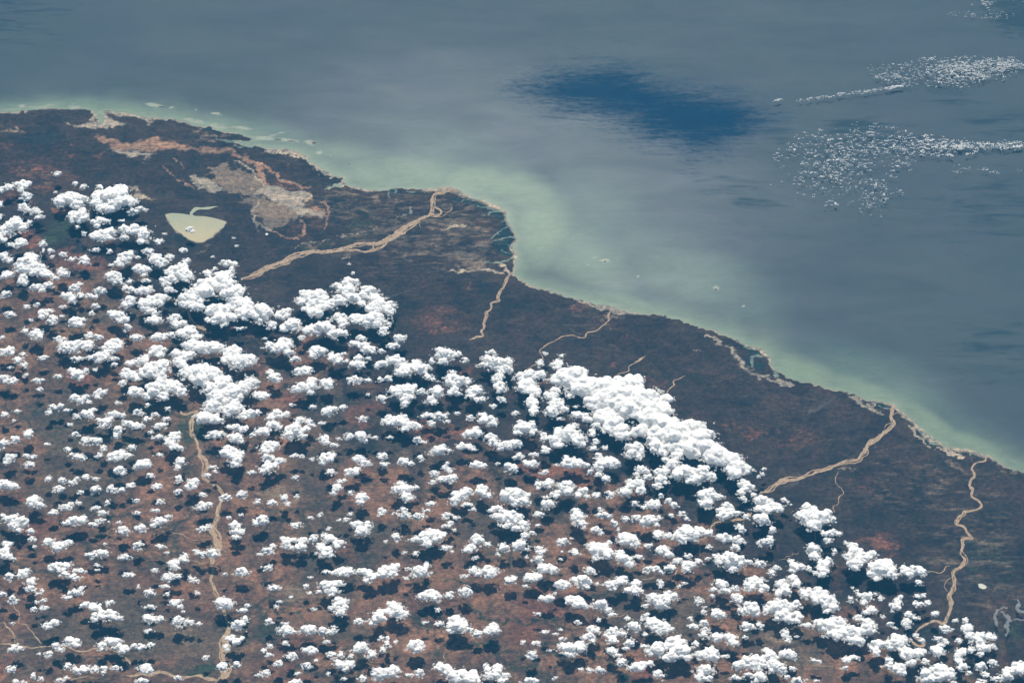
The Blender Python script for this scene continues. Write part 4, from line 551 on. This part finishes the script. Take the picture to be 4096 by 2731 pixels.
'I': """4 8 5 6;10 7 2 2;37 12 6 3;59 3 2 2;50 5 3 1;87 2 2 1.5;83 7 3 2;77 7 1.5 1.5;115 1 4 2;136 3 5 3.5;149 4 6 3.5;175 3 5 3;127 1 3 1.5;92 11 6 4,98 17 6 5,103 12 4 4;67 15 1.5 1.5;175 13 5 2,178 10 4 2,184 5 3 1.5;182 16 2 1.2;
30 25 7 4,28 30 5 4,33 33 3 2;42 26 6 3,41 32 5 4;53 24 4 4;68 24 8 3.5,76 29 6 4,62 21 3 2;64 36 9 5,60 33 5 3,68 40 4 2;60 30 5 1.5;15 31 3 3;10 35 6 3,13 37 3 2;3 39 3 1.5;129 22 5 4;119 27 2 1.5;160 22 12 6,150 25 9 3,163 17 6 3,158 29 6 3,170 21 5 4;
174 33 5 3,180 36 2 1.3;147 38 2 2.2;137 37 2 1;203 26 7 6,198 32 6 3,195 35 5 2.5;212 30 4 2.5;227 32 6 4.5;234 5 12 6,222 4 6 3;232 12 8 3;222 39 2 2;202 42 2.5 1.5;11 51 4 3;82 54 8 4,74 56 6 2.5,65 55 4 2;100 55 8 3,105 59 6 4,102 63 4 2;
120 53 10 5,115 57 7 4,128 49 5 2.5,125 57 5 3;152 54 9 5,157 49 3 3,147 58 4 1.5;139 52 3 1.5;137 61 2.5 1.5;201 53 6 4,204 57 3 2;215 54 9 5,213 59 5 2;232 63 4 4;192 59 4 1.5;16 69 6 3;46 68 3 2;50 60 1.5 1;50 74 2 1.5;
65 67 8 5,75 66 6 4,70 72 8 3,58 73 3 2,69 76 3 1.5;78 85 8 6,76 80 6 3,77 92 6 3,68 88 3 2;32 78 2 1.5;22 82 3 1.2;19 86 2 2;53 89 2.5 1.5;155 77 7 4,165 77 6 5,160 73 6 2;178 76 5 3;192 73 6 5.5;@tall domed cloud on the reddish plain, low in the centre of the view|128 90 11 6,126 85 7 4,134 94 6 4;
111 97 8 5,114 92 5 3,107 102 4 2;94 100 5 3.5;12 100 3.5 3;27 108 8 4,33 110 5 2;27 102 2.5 1.5;48 107 7 5;62 109 6 4;70 109 5 2.5,72 105 3 1.2;185 104 10 6,183 98 7 4,190 101 5 4,180 109 5 2;168 102 4 2.5;155 101 3 1;195 108 4 3;
203 111 5 4;217 108 7 5,218 104 4 3;115 116 3 2.5;121 119 3 5;128 119 2 1.5;116 126 3 3;96 124 8 5,93 127 5 2;106 130 5 4.5;146 123 8 5.5,149 120 5 3;154 123 2 1.5;50 127 8 3.5;27 120 3 2;32 132 6 3.5,33 135 3 1.5;13 123 3 2;8 127 3 2.5;
12 131 3.5 2;65 119 3 1.5;70 131 5 3;78 130 3.5 3;88 132 2 2;81 140 9 4,87 138 4 3,75 137 4 2,83 144 4 2;20 139 4.5 3.5;47 141 5 3.5;55 136 2 1.5;9 147 4 4;39 148 3 1.5;2 149 2 1.5;118 149 12 6,126 144 7 4,112 146 6 4;98 152 4 3;
150 147 4 4.5;141 150 3 2;81 153 2.5 1.5;66 148 2 1.5;@sprawling cloud on the bottom edge just left of centre|190 150 16 7,170 142 8 4,178 146 6 5,200 154 10 4;218 147 9 6,222 142 6 3;211 141 3 2;229 150 4 4;36 156 7 2;227 154 5 3;167 90 2 2""",
'H': """13 6 10 4,20 9 7 5,12 12 6 4,17 17 3 3,3 4 4 3;28 18 4 3;29 25 4 2.5;31 32 2 1.3;49 1 5 1.5;68 8 9 4,75 7 6 4,61 10 4 3;94 1 5 3;92 8 5 2,86 11 5 2;100 9 1 1;109 9.5 2.5 1.5;126 1 4 2;113 17 6 4.5;129 15 6 4,131 12 3 2;147 9 8 4,140 12 3 2;
155 4 4 2;186 15 4 3,191 13 3 2.5;210 5 3 1.3;221 3 2 1.2;216 12 6 4,217 18 6 3,222 17 3 3;216 23 4 2;234 9 2 3;7 29 5 3,3 36 6 6,8 40 4 3;12 42.5 3.5 1.3;45 27 6 4,53 32 7 5,58 29 4 3,63 28 5 3;96 29 2 1;127 31 5 4,129 29 3 2;147 31 5 2.5;
84 39 6 3,88 36 3 2;95 38 6 4.5;115 41 5 3.5;154 37 2 1.5;180 36 4 2,185 39 5 3;196 37 6 5;168 43 5 4,170 39 3 2;160 47 5 4.5,160 51 5 1.5;55 48 8 3,48 51 5 4,63 49 4 3,56 53 6 2;90 49 3 1.3;89 53 2 1.3;73 54 6 3;60 57 4 3;68 60 6 3;22 55 6 4.5,19 58 4 3;
9 59 5 3.5;27 64 6 3.5,31 61 3 2;28 71 5 3;118 58 5 2.5;142 53 3 2;154 60 5 5;162 59 5 3;176 61 3 3,181 63 2.5 1.5;153 68 5 2;222 55 7 4;206 57 2 1.5;39 72 2.5 2;34 75 2.5 1.3;2 75 4 2;12 80 5 4;68 74 6 3,75 70 4 2,73 74 4 2;62 78 5 2;137 74 5 4;
127 68 1.5 2;154 75 2 2;181 74 2 1.5;88 87 6 5,79 85 6 3;101 83 5 2.3;90 97 7 5,93 92 4 3;102 94 7 5;108 97 5 3;33 82 2 1.5;40 81 3 1.5;32 89 3 2.5,40 88 4 3;137 87 5 2.5;161 83 6 3.5,165 87 4 2;169 91 1.5 1;206 84 9 5,203 80 6 2,210 83 5 4;
223 90 4 2,227 86 3 2;49 101 6 3,44 104 5 3;138 98 6 4,136 96 5 3;148 98 5 3;164 100 6 5.5;174 101 4 3.5;183 102.5 2.5 2;219 103 7 5,225 98 4 3;11 102 2.5 1;137 109 4 2;212 115 5 3,216 118 6 4,222 116 4 2;208 124 3 3;66 119 8 4,64 116 4 2,70 122 4 2;
51 122 5 3.5;45 130 4 3;12 125 5 4;19 125 3 2;36 130 2 1.3;56 126 4 2;104 119 8 3.5,100 117 5 2;93 123 5 4.5;108 124 6 4;114 127 5 5.5;123 122 3 3.5,129 124 4 3.5;138 122 3.5 3;10 144 6 3;63 141 5 3,70 145 6 3,78 143 4 4;87 144 3.5 3.5;96 143 4 2.5;
107 143 5 2.5;95 147 2 1.5;133 143 7 5,137 146 4 3;205 141 6 4;217 139 5 3.5;189 133 3 2.5;31 150 3.5 2.5;38 153 2 2;55 154 4 2;61 152 2 1.5;163 152 4 2;130 155 6 3;14 155 3 2;22 156 3 1.3"""}
CL['G'] = "15 145 2 2;18 147.5 1.2 1;21 149.5 1 .7"
# thin ragged veils: streaky low cloud, lower right
VEIL = {'K': "210 92 3 8,216 90 5 4,214 100 6 4,222 97 6 3,228 85 4 5,232 92 4 3,234 98 5 1.5,217 108 5 6,208 84 3 3,215 75 4 2", 'B': "112 94 4 1.2,124 115 6 1", 'C': "18 148 3 2,12 153 3 1.5,22 156 4 1.5,54 147 4 1.5", 'F': "22 5 4 2"}
# ------------------------------------------------------------------ cloud geometry
def ico(sub):
    t = (1 + 5 ** .5) / 2
    V = [(-1, t, 0), (1, t, 0), (-1, -t, 0), (1, -t, 0), (0, -1, t), (0, 1, t), (0, -1, -t), (0, 1, -t), (t, 0, -1), (t, 0, 1), (-t, 0, -1), (-t, 0, 1)]
    F = [(0, 11, 5), (0, 5, 1), (0, 1, 7), (0, 7, 10), (0, 10, 11), (1, 5, 9), (5, 11, 4), (11, 10, 2), (10, 7, 6), (7, 1, 8), (3, 9, 4), (3, 4, 2), (3, 2, 6), (3, 6, 8), (3, 8, 9), (4, 9, 5), (2, 4, 11), (6, 2, 10), (8, 6, 7), (9, 8, 1)]
    V = [np.array(v) / np.linalg.norm(v) for v in V]
    for _ in range(sub):
        c = {}; G = []
        def mid(a, b):
            k = (min(a, b), max(a, b))
            if k not in c: m = V[a] + V[b]; V.append(m / np.linalg.norm(m)); c[k] = len(V) - 1
            return c[k]
        for a, b, d in F: x, y, z = mid(a, b), mid(b, d), mid(d, a); G += [(a, x, z), (b, y, x), (d, z, y), (x, y, z)]
        F = G
    return np.array(V), np.array(F)
ICO = {k: ico(k) for k in (0, 1, 2)}
def lumpy(V, r):
    o = np.zeros(len(V))
    for _ in range(6):
        d = r.normal(size=3); d /= np.linalg.norm(d); o += np.cos(V @ d * r.uniform(3, 7) + r.uniform(0, 6)) * .07
    return V * (1 + o)[:, None]
R0 = np.random.default_rng(5)
VAR = {k: [lumpy(ICO[k][0], R0) for _ in range(10)] for k in ICO}

BASE = 3.0                                   # cloud base, km
def dirs(r, n, up=-0.25):
    z = r.uniform(up, 1, n); a = r.uniform(0, 2 * np.pi, n); q = np.sqrt(np.maximum(1 - z * z, 0))
    return np.stack([q * np.cos(a), q * np.sin(a), z], 1)
def puffs(t, lobes, r, wisp=1.0, smooth=False):
    """lobes -> array of (x, y, z, radius, flatness): a hierarchy of bumps upon bumps, like cauliflower"""
    out = []
    for (u, v, ru, rv) in lobes:
        px, py = tp(t, u, v); k = km_per_px(py, BASE) * U; y_ = (1365.5 - py) / 2048 * TH
        dd = math.radians(DEP) - math.atan(y_); g_ = 1.10 if smooth else (.95 if ru * rv < 30 else 1.0); a = ru * k * g_; vv = rv * k * g_
        H = min(0.50 * min(a, vv * 1.3), 2.6 if smooth else 1.9) * wisp; b = max(vv * 1.0, (vv - 0.35 * H * math.cos(dd)) / math.sin(dd)) ; b = max(b, .4 * a) if wisp == 1 else b
        cx, cy = world(px, py, BASE + H * .35)
        R = (a * b) ** .5
        n1 = int(np.clip(5 + 4.2 * R ** 1.5, 6, 60)); c1 = dirs(r, n1); rad = np.sqrt(r.uniform(0, 1, n1)) * .30 + .62
        p1 = c1 * rad[:, None]; p1[:n1 // 3] *= r.uniform(.1, .8, (n1 // 3, 1))
        r1 = R * np.clip((1.3 if smooth else 1.15) / n1 ** .42, .16, .6) * r.uniform(.65, 1.25, n1)
        p1 = p1 * np.array([max(a - R * .18, a * .5), max(b - R * .18, b * .5), H])
        sq = np.clip(r.normal(1, .06, n1), .8, 1.2)
        for j in range(n1):
            q = p1[j]; edge = math.hypot(q[0] / a, q[1] / b)
            rr = r1[j] * (1.1 - .35 * edge)
            base = (cx + q[0], cy + q[1], BASE + max(q[2], rr * .2))
            out.append((*base, rr, .78))
            n2 = 9 if rr > .5 else (7 if rr > .28 else 4)
            c2 = dirs(r, n2, -.3); s2 = rr * r.uniform(.34, .66, n2)
            if smooth and rr > .5: s2 = rr * r.uniform(.40, .72, n2); c2 = c2 * .82
            for c, s in zip(c2, s2):
                pz = base[2] + c[2] * rr * .66
                out.append((base[0] + c[0] * rr * .78, base[1] + c[1] * rr * .78, max(pz, BASE - .05), s, .85))
                if s > .26 and not smooth:
                    for c3, s3 in zip(dirs(r, 5, -.1), s * r.uniform(.35, .6, 5)):
                        out.append((base[0] + c[0] * rr * .78 + c3[0] * s * .8, base[1] + c[1] * rr * .78 + c3[1] * s * .8, pz + c3[2] * s * .7, s3, .9))
        # torn scraps round the rim
        n4 = int(r.integers(4, 9) + R * 5)
        for _ in range(n4):
            th = r.uniform(0, 2 * math.pi); e = 1 + abs(r.normal(0, .20)); s = r.uniform(.06, .19) * min(1.4, .55 + R * .35)
            bx, by = cx + a * e * math.cos(th), cy + b * e * math.sin(th)
            for _k in range(int(r.integers(1, 4))):
                out.append((bx + r.normal(0, s), by + r.normal(0, s * .8), BASE + abs(r.normal(.12, .12)), s * r.uniform(.5, 1.1), .6, 1))
            if _ < n4 * .6:
                for _k in range(4): out.append((cx + a * .93 * math.cos(th) + r.normal(0, s * 2), cy + b * .93 * math.sin(th) + r.normal(0, s * 1.5), BASE + abs(r.normal(.1, .1)), s * r.uniform(1.0, 2.0), .5, 1))
    for i in range(1, len(lobes)):           # necks of cloud that join each lobe to its nearest neighbour
        u, v, ru, rv = lobes[i]; j = min(range(i), key=lambda j: ((lobes[j][0] - u) / (lobes[j][2] + ru)) ** 2 + ((lobes[j][1] - v) / (lobes[j][3] + rv)) ** 2)
        for f in (.15, .3, .45, .55, .7, .85):
            uu, vv = u + (lobes[j][0] - u) * f, v + (lobes[j][1] - v) * f; px, py = tp(t, uu, vv); k = km_per_px(py, BASE) * U
            s = min(rv, lobes[j][3], ru, lobes[j][2]) * k * .42; x, y = world(px, py, BASE + s * .5)
            out.append((float(x) + r.normal(0, s * .15), float(y) + r.normal(0, s * .15), BASE + s * .4, s, .8))
            for c in dirs(r, 5, 0): out.append((float(x) + c[0] * s * .9, float(y) + c[1] * s * .9, BASE + s * (.4 + c[2] * .75), s * r.uniform(.3, .5), .85))
    return np.array([q if len(q) == 6 else (*q, 0) for q in out])
def fused(P, vox, it, amp, r):
    """melt the bumps into one continuous billowing skin, then roughen it"""
    ob = bake('tmp', P, mc, r, None); md = ob.modifiers.new('r', 'REMESH'); md.mode = 'VOXEL'; md.voxel_size = vox; md.adaptivity = 0
    if it: sm = ob.modifiers.new('s', 'SMOOTH'); sm.factor = .5; sm.iterations = it
    dg = bpy.context.evaluated_depsgraph_get(); ev = ob.evaluated_get(dg); me = ev.to_mesh()
    n = len(me.vertices); V = np.empty(n * 3, np.float32); me.vertices.foreach_get('co', V); V = V.reshape(-1, 3)
    N = np.empty(n * 3, np.float32); me.vertices.foreach_get('normal', N); N = N.reshape(-1, 3)
    L = np.empty(len(me.loops), np.int32); me.loops.foreach_get('vertex_index', L); F = L.reshape(-1, 4).copy()
    ev.to_mesh_clear(); om = ob.data; bpy.data.objects.remove(ob); bpy.data.meshes.remove(om)
    d = 0
    for f, a_ in ((1.0, 1.0), (2.6, .8), (6.0, .5)):
        d = d + a_ * (np.abs(vnoise(V[:, 0] * f + V[:, 2] * f * .8, V[:, 1] * f - V[:, 2] * f * .6) - .5) * 2 - .45)
    return V + N * (-d * amp)[:, None], F
def cloud_mesh(name, P, r, loc, smooth, big):
    core = P[(P[:, 5] == 0)]; rim = P[P[:, 5] == 1]; vox = .18 if smooth else (.14 if big else .11)
    V, F = fused(core, vox, 7 if smooth else 2, .16 if smooth else .13, r)
    T = np.vstack([F[:, [0, 1, 2]], F[:, [0, 2, 3]]]); V2 = [V]; F2 = [T]; o = len(V); k = len(T)
    for lv in (0,):
        idx = r.integers(0, 10, len(rim)); base = np.stack(VAR[0])[idx]; v = base * np.array([1, 1, .6]) * rim[:, 3][:, None, None] + rim[:, None, :3]
        f = ICO[0][1][None] + (np.arange(len(rim)) * 12)[:, None, None] + o; V2.append(v.reshape(-1, 3)); F2.append(f.reshape(-1, 3))
    F3 = np.vstack(F2); ob = mesh_obj(name, np.vstack(V2), F3, mc, True, None, loc); ob.data.materials.append(mw)
    mi = np.zeros(len(F3), np.int32); mi[k:] = 1; ob.data.polygons.foreach_set('material_index', mi); return ob
def bake(name, P, mat, r, loc=None):
    V = []; F = []; o = 0; MI = []
    lv = np.where(P[:, 3] > .62, 2, np.where(P[:, 3] > .15, 1, 0))
    for k in (0, 1, 2):
        Q = P[lv == k]
        if not len(Q): continue
        idx = r.integers(0, 10, len(Q)); base = np.stack(VAR[k])[idx]              # n, nv, 3
        a = r.uniform(0, 2 * np.pi, len(Q)); ca, sa = np.cos(a)[:, None], np.sin(a)[:, None]
        x = base[:, :, 0] * ca - base[:, :, 1] * sa; y = base[:, :, 0] * sa + base[:, :, 1] * ca; z = base[:, :, 2] * Q[:, 4:5]
        v = np.stack([x, y, z], 2) * Q[:, 3][:, None, None] + Q[:, None, :3]
        nv = base.shape[1]; f = ICO[k][1][None] + (np.arange(len(Q)) * nv)[:, None, None] + o
        V.append(v.reshape(-1, 3)); F.append(f.reshape(-1, 3)); o += len(Q) * nv; MI.append(np.repeat(Q[:, 5], f.shape[1]).astype(np.int32))
    ob = mesh_obj(name, np.vstack(V), np.vstack(F), mat, True, None, loc)
    ob.data.materials.append(mw); ob.data.polygons.foreach_set('material_index', np.concatenate(MI)); return ob

mc = bpy.data.materials.new('cloud_droplets'); mc.use_nodes = True; n_ = mc.node_tree.nodes; l_ = mc.node_tree.links
n_.remove(n_['Principled BSDF']); df = n_.new('ShaderNodeBsdfDiffuse'); tr = n_.new('ShaderNodeBsdfTranslucent'); mx = n_.new('ShaderNodeMixShader')
df.inputs[0].default_value = (.935, .922, .895, 1); tr.inputs[0].default_value = (.95, .935, .905, 1); mx.inputs[0].default_value = .30
tc_ = n_.new('ShaderNodeTexCoord'); nz = n_.new('ShaderNodeTexNoise'); nz.inputs['Scale'].default_value = 3.2; nz.inputs['Detail'].default_value = 4; nz.inputs['Roughness'].default_value = .65
bp = n_.new('ShaderNodeBump'); bp.inputs['Strength'].default_value = 1.0; bp.inputs['Distance'].default_value = .10
l_.new(tc_.outputs['Object'], nz.inputs['Vector']); l_.new(nz.outputs['Fac'], bp.inputs['Height']); l_.new(bp.outputs[0], df.inputs['Normal']); l_.new(bp.outputs[0], tr.inputs['Normal'])
l_.new(df.outputs[0], mx.inputs[1]); l_.new(tr.outputs[0], mx.inputs[2]); l_.new(mx.outputs[0], n_['Material Output'].inputs[0])

mw = mc.copy(); mw.name = 'cloud_wisps'; n2_ = mw.node_tree.nodes; tp_ = n2_.new('ShaderNodeBsdfTransparent'); m2_ = n2_.new('ShaderNodeMixShader'); m2_.inputs[0].default_value = .42
oo = n2_['Material Output']; src = oo.inputs[0].links[0].from_socket
mw.node_tree.links.new(tp_.outputs[0], m2_.inputs[1]); mw.node_tree.links.new(src, m2_.inputs[2]); mw.node_tree.links.new(m2_.outputs[0], oo.inputs[0])
clouds = []
def add_cloud(t, lobes, lab):
    wsum = sum(q[2] * q[3] for q in lobes); U0 = sum(q[0] * q[2] * q[3] for q in lobes) / wsum; V0 = sum(q[1] * q[2] * q[3] for q in lobes) / wsum
    X0, Y0 = tp(t, U0, V0); a_, b_ = min(q[0] - q[2] for q in lobes), max(q[0] + q[2] for q in lobes); c_, d_ = min(q[1] - q[3] for q in lobes), max(q[1] + q[3] for q in lobes)
    clouds.append(dict(t=t, lobes=lobes, X=X0 / 4, Y=Y0 / 4, W=b_ - a_, H=d_ - c_, area=wsum, label=lab))
for t, s in CL.items():
    for e in s.replace('\n', '').split(';'):
        e = e.strip()
        if not e: continue
        lab = None
        if e.startswith('@'): lab, e = e[1:].split('|')
        lobes = [tuple(float(q) for q in p.split()) for p in e.split(',')]
        if lab: add_cloud(t, lobes, lab); continue
        left = list(lobes)                       # lobes that do not touch are clouds of their own
        while left:
            grp = [left.pop(0)]; grew = True
            while grew:
                grew = False
                for q in list(left):
                    if any(((q[0] - g[0]) / (q[2] + g[2])) ** 2 + ((q[1] - g[1]) / (q[3] + g[3])) ** 2 < .80 for g in grp): grp.append(q); left.remove(q); grew = True
            add_cloud(t, grp, None)
clouds.sort(key=lambda c: -c['area'])
NT_IND = 300
# every cloud is told apart by size and shape and by the landmark it lies next to
MARKS = [('the heart-shaped lake', 195, 222), ('the giant heaped cloud', 213, 292), ('the towering cloud with a tail', 207, 384), ('the hooked cloud', 345, 306),
 ('the upper end of the diagonal cloud bank', 556, 372), ('the middle of the diagonal cloud bank', 640, 412), ('the lower end of the diagonal cloud bank', 738, 468), ('the grey cloud under the bank', 692, 476),
 ('the top of the sandy river bed', 196, 420), ('the middle of the sandy river bed', 212, 520), ('the foot of the sandy river bed', 224, 656), ('the inland end of the broad right-hand river', 766, 492),
 ('the lower bend of the winding right-hand river', 932, 622), ('the bottom left corner', 12, 670), ('the bottom right corner', 1010, 672), ('the left edge at mid-height', 6, 350), ('the lower left edge', 6, 520),
 ('the tall domed cloud', 394, 611), ('the sprawling bottom-edge cloud', 460, 672), ('the broad double cloud', 845, 628), ('the bright cloud by the winding creek', 812, 516), ('the wide bottom cloud', 936, 674),
 ('the long lumpy cloud above mid-field', 408, 362), ('the big lobed cloud left of the lake', 112, 199), ('the pale curving rivers in the corner', 22, 610), ('the twin round clouds at centre', 494, 364),
 ('the centre of the photo', 512, 341), ('the middle of the lower edge', 620, 672), ('the tall column at the bank', 530, 386)]
used_l = set(c['label'] for c in clouds if c['label'])
def where(dx, dy):
    a = math.degrees(math.atan2(-dy, dx)) % 360
    return ['right of', 'above and right of', 'above', 'above and left of', 'left of', 'below and left of', 'below', 'below and right of'][int((a + 22.5) // 45) % 8]
def make_label(c):
    size = 'very large' if c['area'] > 150 else 'large' if c['area'] > 70 else 'mid-sized' if c['area'] > 35 else 'small' if c['area'] > 20 else 'tiny'
    asp = c['W'] / c['H']; n = len(c['lobes'])
    shape = 'round' if n == 1 and asp < 1.45 else 'oval' if n == 1 and asp < 2.1 else 'thin flat' if n == 1 else ('long flat' if asp > 2.4 else 'upright' if asp < .95 else {2: 'two-lobed', 3: 'three-lobed', 4: 'ragged'}.get(n, 'sprawling'))
    ms = sorted(MARKS, key=lambda m: math.hypot(m[1] - c['X'], m[2] - c['Y']))[:6]
    for nm, x, y in ms:
        dx, dy = c['X'] - x, c['Y'] - y; r = math.hypot(dx, dy)
        d = 'right beside' if r < 16 else 'close,' if r < 38 else 'a little way' if r < 62 else 'some way' if r < 92 else 'far'
        lab = '%s %s white cloud %s %s' % (size, shape, (d if r < 16 else d.rstrip(',') + ' ' + where(dx, dy)), nm)
        if lab not in used_l and len(lab.split()) <= 16: used_l.add(lab); return lab
    k = 1
    while True:
        lab = '%s %s white cloud about %d%% across and %d%% down the photo' % (size, shape, round(c['X'] / 10.24), round(c['Y'] / 6.82))
        if lab not in used_l: used_l.add(lab); return lab
        shape = 'lumpy ' + shape
for c in clouds[:NT_IND]:
    if not c['label']: c['label'] = make_label(c)
rc = np.random.default_rng(21)
rest = []
for i, c in enumerate(clouds):
    P = puffs(c['t'], c['lobes'], rc, 1.0, bool(c['label']) and 'smooth' in c['label'])
    if i < NT_IND:
        x, y = world(c['X'] * 4, c['Y'] * 4, BASE)
        ob = cloud_mesh('cumulus_cloud', P, rc, (float(x), float(y), BASE), 'smooth' in c['label'], c['area'] > 200)
        ob['label'] = c['label']; ob['category'] = 'cloud'; ob['group'] = 'cumulus clouds over the land'
    else: rest.append(P)
small = bake('small_clouds', np.vstack(rest), mc, rc)
small['kind'] = 'stuff'; small['label'] = 'many small white cloud scraps scattered between the larger clouds'; small['category'] = 'clouds'
# cloudlets over the sea
seac = []
def field(n, t, u, v, ru, rv, smin, smax, slope=0.0, clus=6):
    k = 0
    smin *= .50; smax *= .54; n = int(n * 1.9); cs = [(rc.normal(0, .55), rc.normal(0, .55)) for _ in range(max(3, n // clus))]
    while k < n:
        a, b = cs[rc.integers(len(cs))]; a += rc.normal(0, .09); b += rc.normal(0, .16)
        if rv < 5: a = rc.uniform(-1, 1); b = rc.normal(0, .45)
        if a * a + b * b > 1.3: continue
        uu = u + a * ru; vv = v + b * rv + a * ru * slope; k += 1
        px, py = tp(t, uu, vv); s = rc.uniform(smin, smax) ** 1.0 * (1.6 if rc.random() < .12 else 1); h = 1.2
        x, y = world(px, py, h)
        for _ in range(int(rc.integers(4, 10))):
            seac.append((x + rc.normal(0, s * 1.9), y + rc.normal(0, s * .8), h + abs(rc.normal(0, s * .3)), s * rc.uniform(.45, 1), .5, 1 if rc.random() < .85 else 0))
field(420, 'M', 170, 66, 62, 13, .12, .24, -.03, 5); field(160, 'M', 208, 60, 40, 7, .14, .28, -.05, 2); field(60, 'M', 115, 68, 30, 12, .08, .17, -.1)
field(70, 'M', 75, 86, 50, 2, .12, .26, -.14, 2); field(12, 'M', 115, 80, 6, 2, .2, .3, -.14, 4); field(8, 'M', 9, 92, 4, 1, .15, .22, -.2, 4); field(8, 'M', 165, 56, 6, .6, .15, .22, -.12, 4)
field(300, 'M', 75, 140, 62, 26, .13, .28, 0, 4); field(120, 'M', 150, 134, 44, 9, .16, .32, .03, 2); field(110, 'M', 208, 134, 40, 4.5, .16, .32, -.03, 2); field(90, 'M', 60, 168, 55, 22, .12, .26, 0, 4); field(60, 'M', 95, 182, 30, 16, .1, .22, 0, 4)
field(26, 'M', 210, 3, 30, 6, .12, .26, 0, 3); field(20, 'M', 205, 14, 24, 4, .1, .2, 0, 3); field(8, 'M', 175, 13, 14, 3, .1, .18, 0, 2); field(20, 'M', 200, 155, 30, 5, .1, .2)
so = bake('sea_cloudlets', np.array(seac), mc, rc)
so['kind'] = 'stuff'; so['label'] = 'bands of tiny white cloudlets strung across the sea at the upper right'; so['category'] = 'clouds'

ms = bpy.data.materials.new('smoke'); ms.use_nodes = True; nn_ = ms.node_tree.nodes; nn_.remove(nn_['Principled BSDF'])
vs = nn_.new('ShaderNodeVolumePrincipled'); vs.inputs['Color'].default_value = (.93, .95, .97, 1); vs.inputs['Density'].default_value = .16; ms.node_tree.links.new(vs.outputs[0], nn_['Material Output'].inputs['Volume'])
def smoke(t, s, label, name='smoke_plume', cat='smoke', mat=None):
    P = path(t + ' ' + s); xy = [tp(q[0], q[1], q[2]) for q in P]; wx, wy = world([a for a, b in xy], [b for a, b in xy], 1.2)
    C = spline(np.stack([wx, wy, np.array([q[3] for q in P]) * (.42 if mat else .27)], 1), .35)
    Q = np.array([(x + rc.normal(0, r_ * .35), y + rc.normal(0, r_ * .5), 1.2 + rc.normal(0, .08), r_ * rc.uniform(.4, .9), .5, 0) for x, y, r_ in C for _ in range(3)])
    V, F = fused(Q, .14, 3, .10, rc); ob = mesh_obj(name, V, F, mat or ms, True, None, (float(wx[0]), float(wy[0]), 1.2)); ob['label'] = label; ob['category'] = cat
smoke('G', '26.5 119 .8, 28 121 1.2, 30 124 1.8, 27 128 2.2, 22 131 2, 15 133 1.2', 'thin pale smoke drifting over the broad right-hand river')
smoke('B', '113 118 2, 122 116 1.8, 130 113.5 1.4, 140 110 1, 150 107 .6', 'faint smoke streak drifting right of the hooked cloud')
smoke('G', '68 47 .5, 62 51 1, 56 55 1.4, 48 60 1.8, 38 65 2', 'faint diagonal smoke streak over the dark coastal strip at right')
mv = ms.copy(); mv.name = 'thin_cloud'; mv.node_tree.nodes['Principled Volume'].inputs['Density'].default_value = 2.6
smoke('K', '222 87 .6, 216 88 .7, 211 90 .9, 209 94 1.1, 209 99 1.2, 210 104 .8', 'thin see-through comma-shaped wisp of cloud near the lower right edge', 'wispy_cloud', 'cloud', mv)
smoke('K', '214 91 .7, 218 94 1.1, 221 98 1.4, 219 103 1.4, 220 108 1.0, 219 113 .6', 'ragged see-through wisp of cloud right of the comma-shaped wisp', 'wispy_cloud', 'cloud', mv)
smoke('K', '223 99 .6, 228 98 .7, 234 99 .6, 240 98 .6', 'thin flat wisp of cloud reaching the lower right edge', 'wispy_cloud', 'cloud', mv)
smoke('K', '229 80 .6, 231 84 1.1, 229 88 1.2, 232 91 1.0, 236 93 .8', 'brighter upright wisp of cloud at the right edge above the flat wisp', 'wispy_cloud', 'cloud', mv)
# ------------------------------------------------------------------ the air: one box of thin blue haze
hx, y0, y1, z0, z1 = 1400.0, -600.0, 1400.0, -1.1, ALT + 4
V = [(-hx, y0, z0), (hx, y0, z0), (hx, y1, z0), (-hx, y1, z0), (-hx, y0, z1), (hx, y0, z1), (hx, y1, z1), (-hx, y1, z1)]
Fh = [(0, 3, 2, 1), (4, 5, 6, 7), (0, 1, 5, 4), (1, 2, 6, 5), (2, 3, 7, 6), (3, 0, 4, 7)]
mh = bpy.data.materials.new('haze'); mh.use_nodes = True; n_ = mh.node_tree.nodes; n_.remove(n_['Principled BSDF'])
pv = n_.new('ShaderNodeVolumePrincipled'); pv.inputs['Color'].default_value = (*HAZE_COLOR, 1); pv.inputs['Density'].default_value = HAZE_DENSITY
mh.node_tree.links.new(pv.outputs[0], n_['Material Output'].inputs['Volume'])
hz = mesh_obj('haze', V, Fh, mh, False); hz['kind'] = 'stuff'; hz['label'] = 'thin blue haze of air between the camera and the ground'
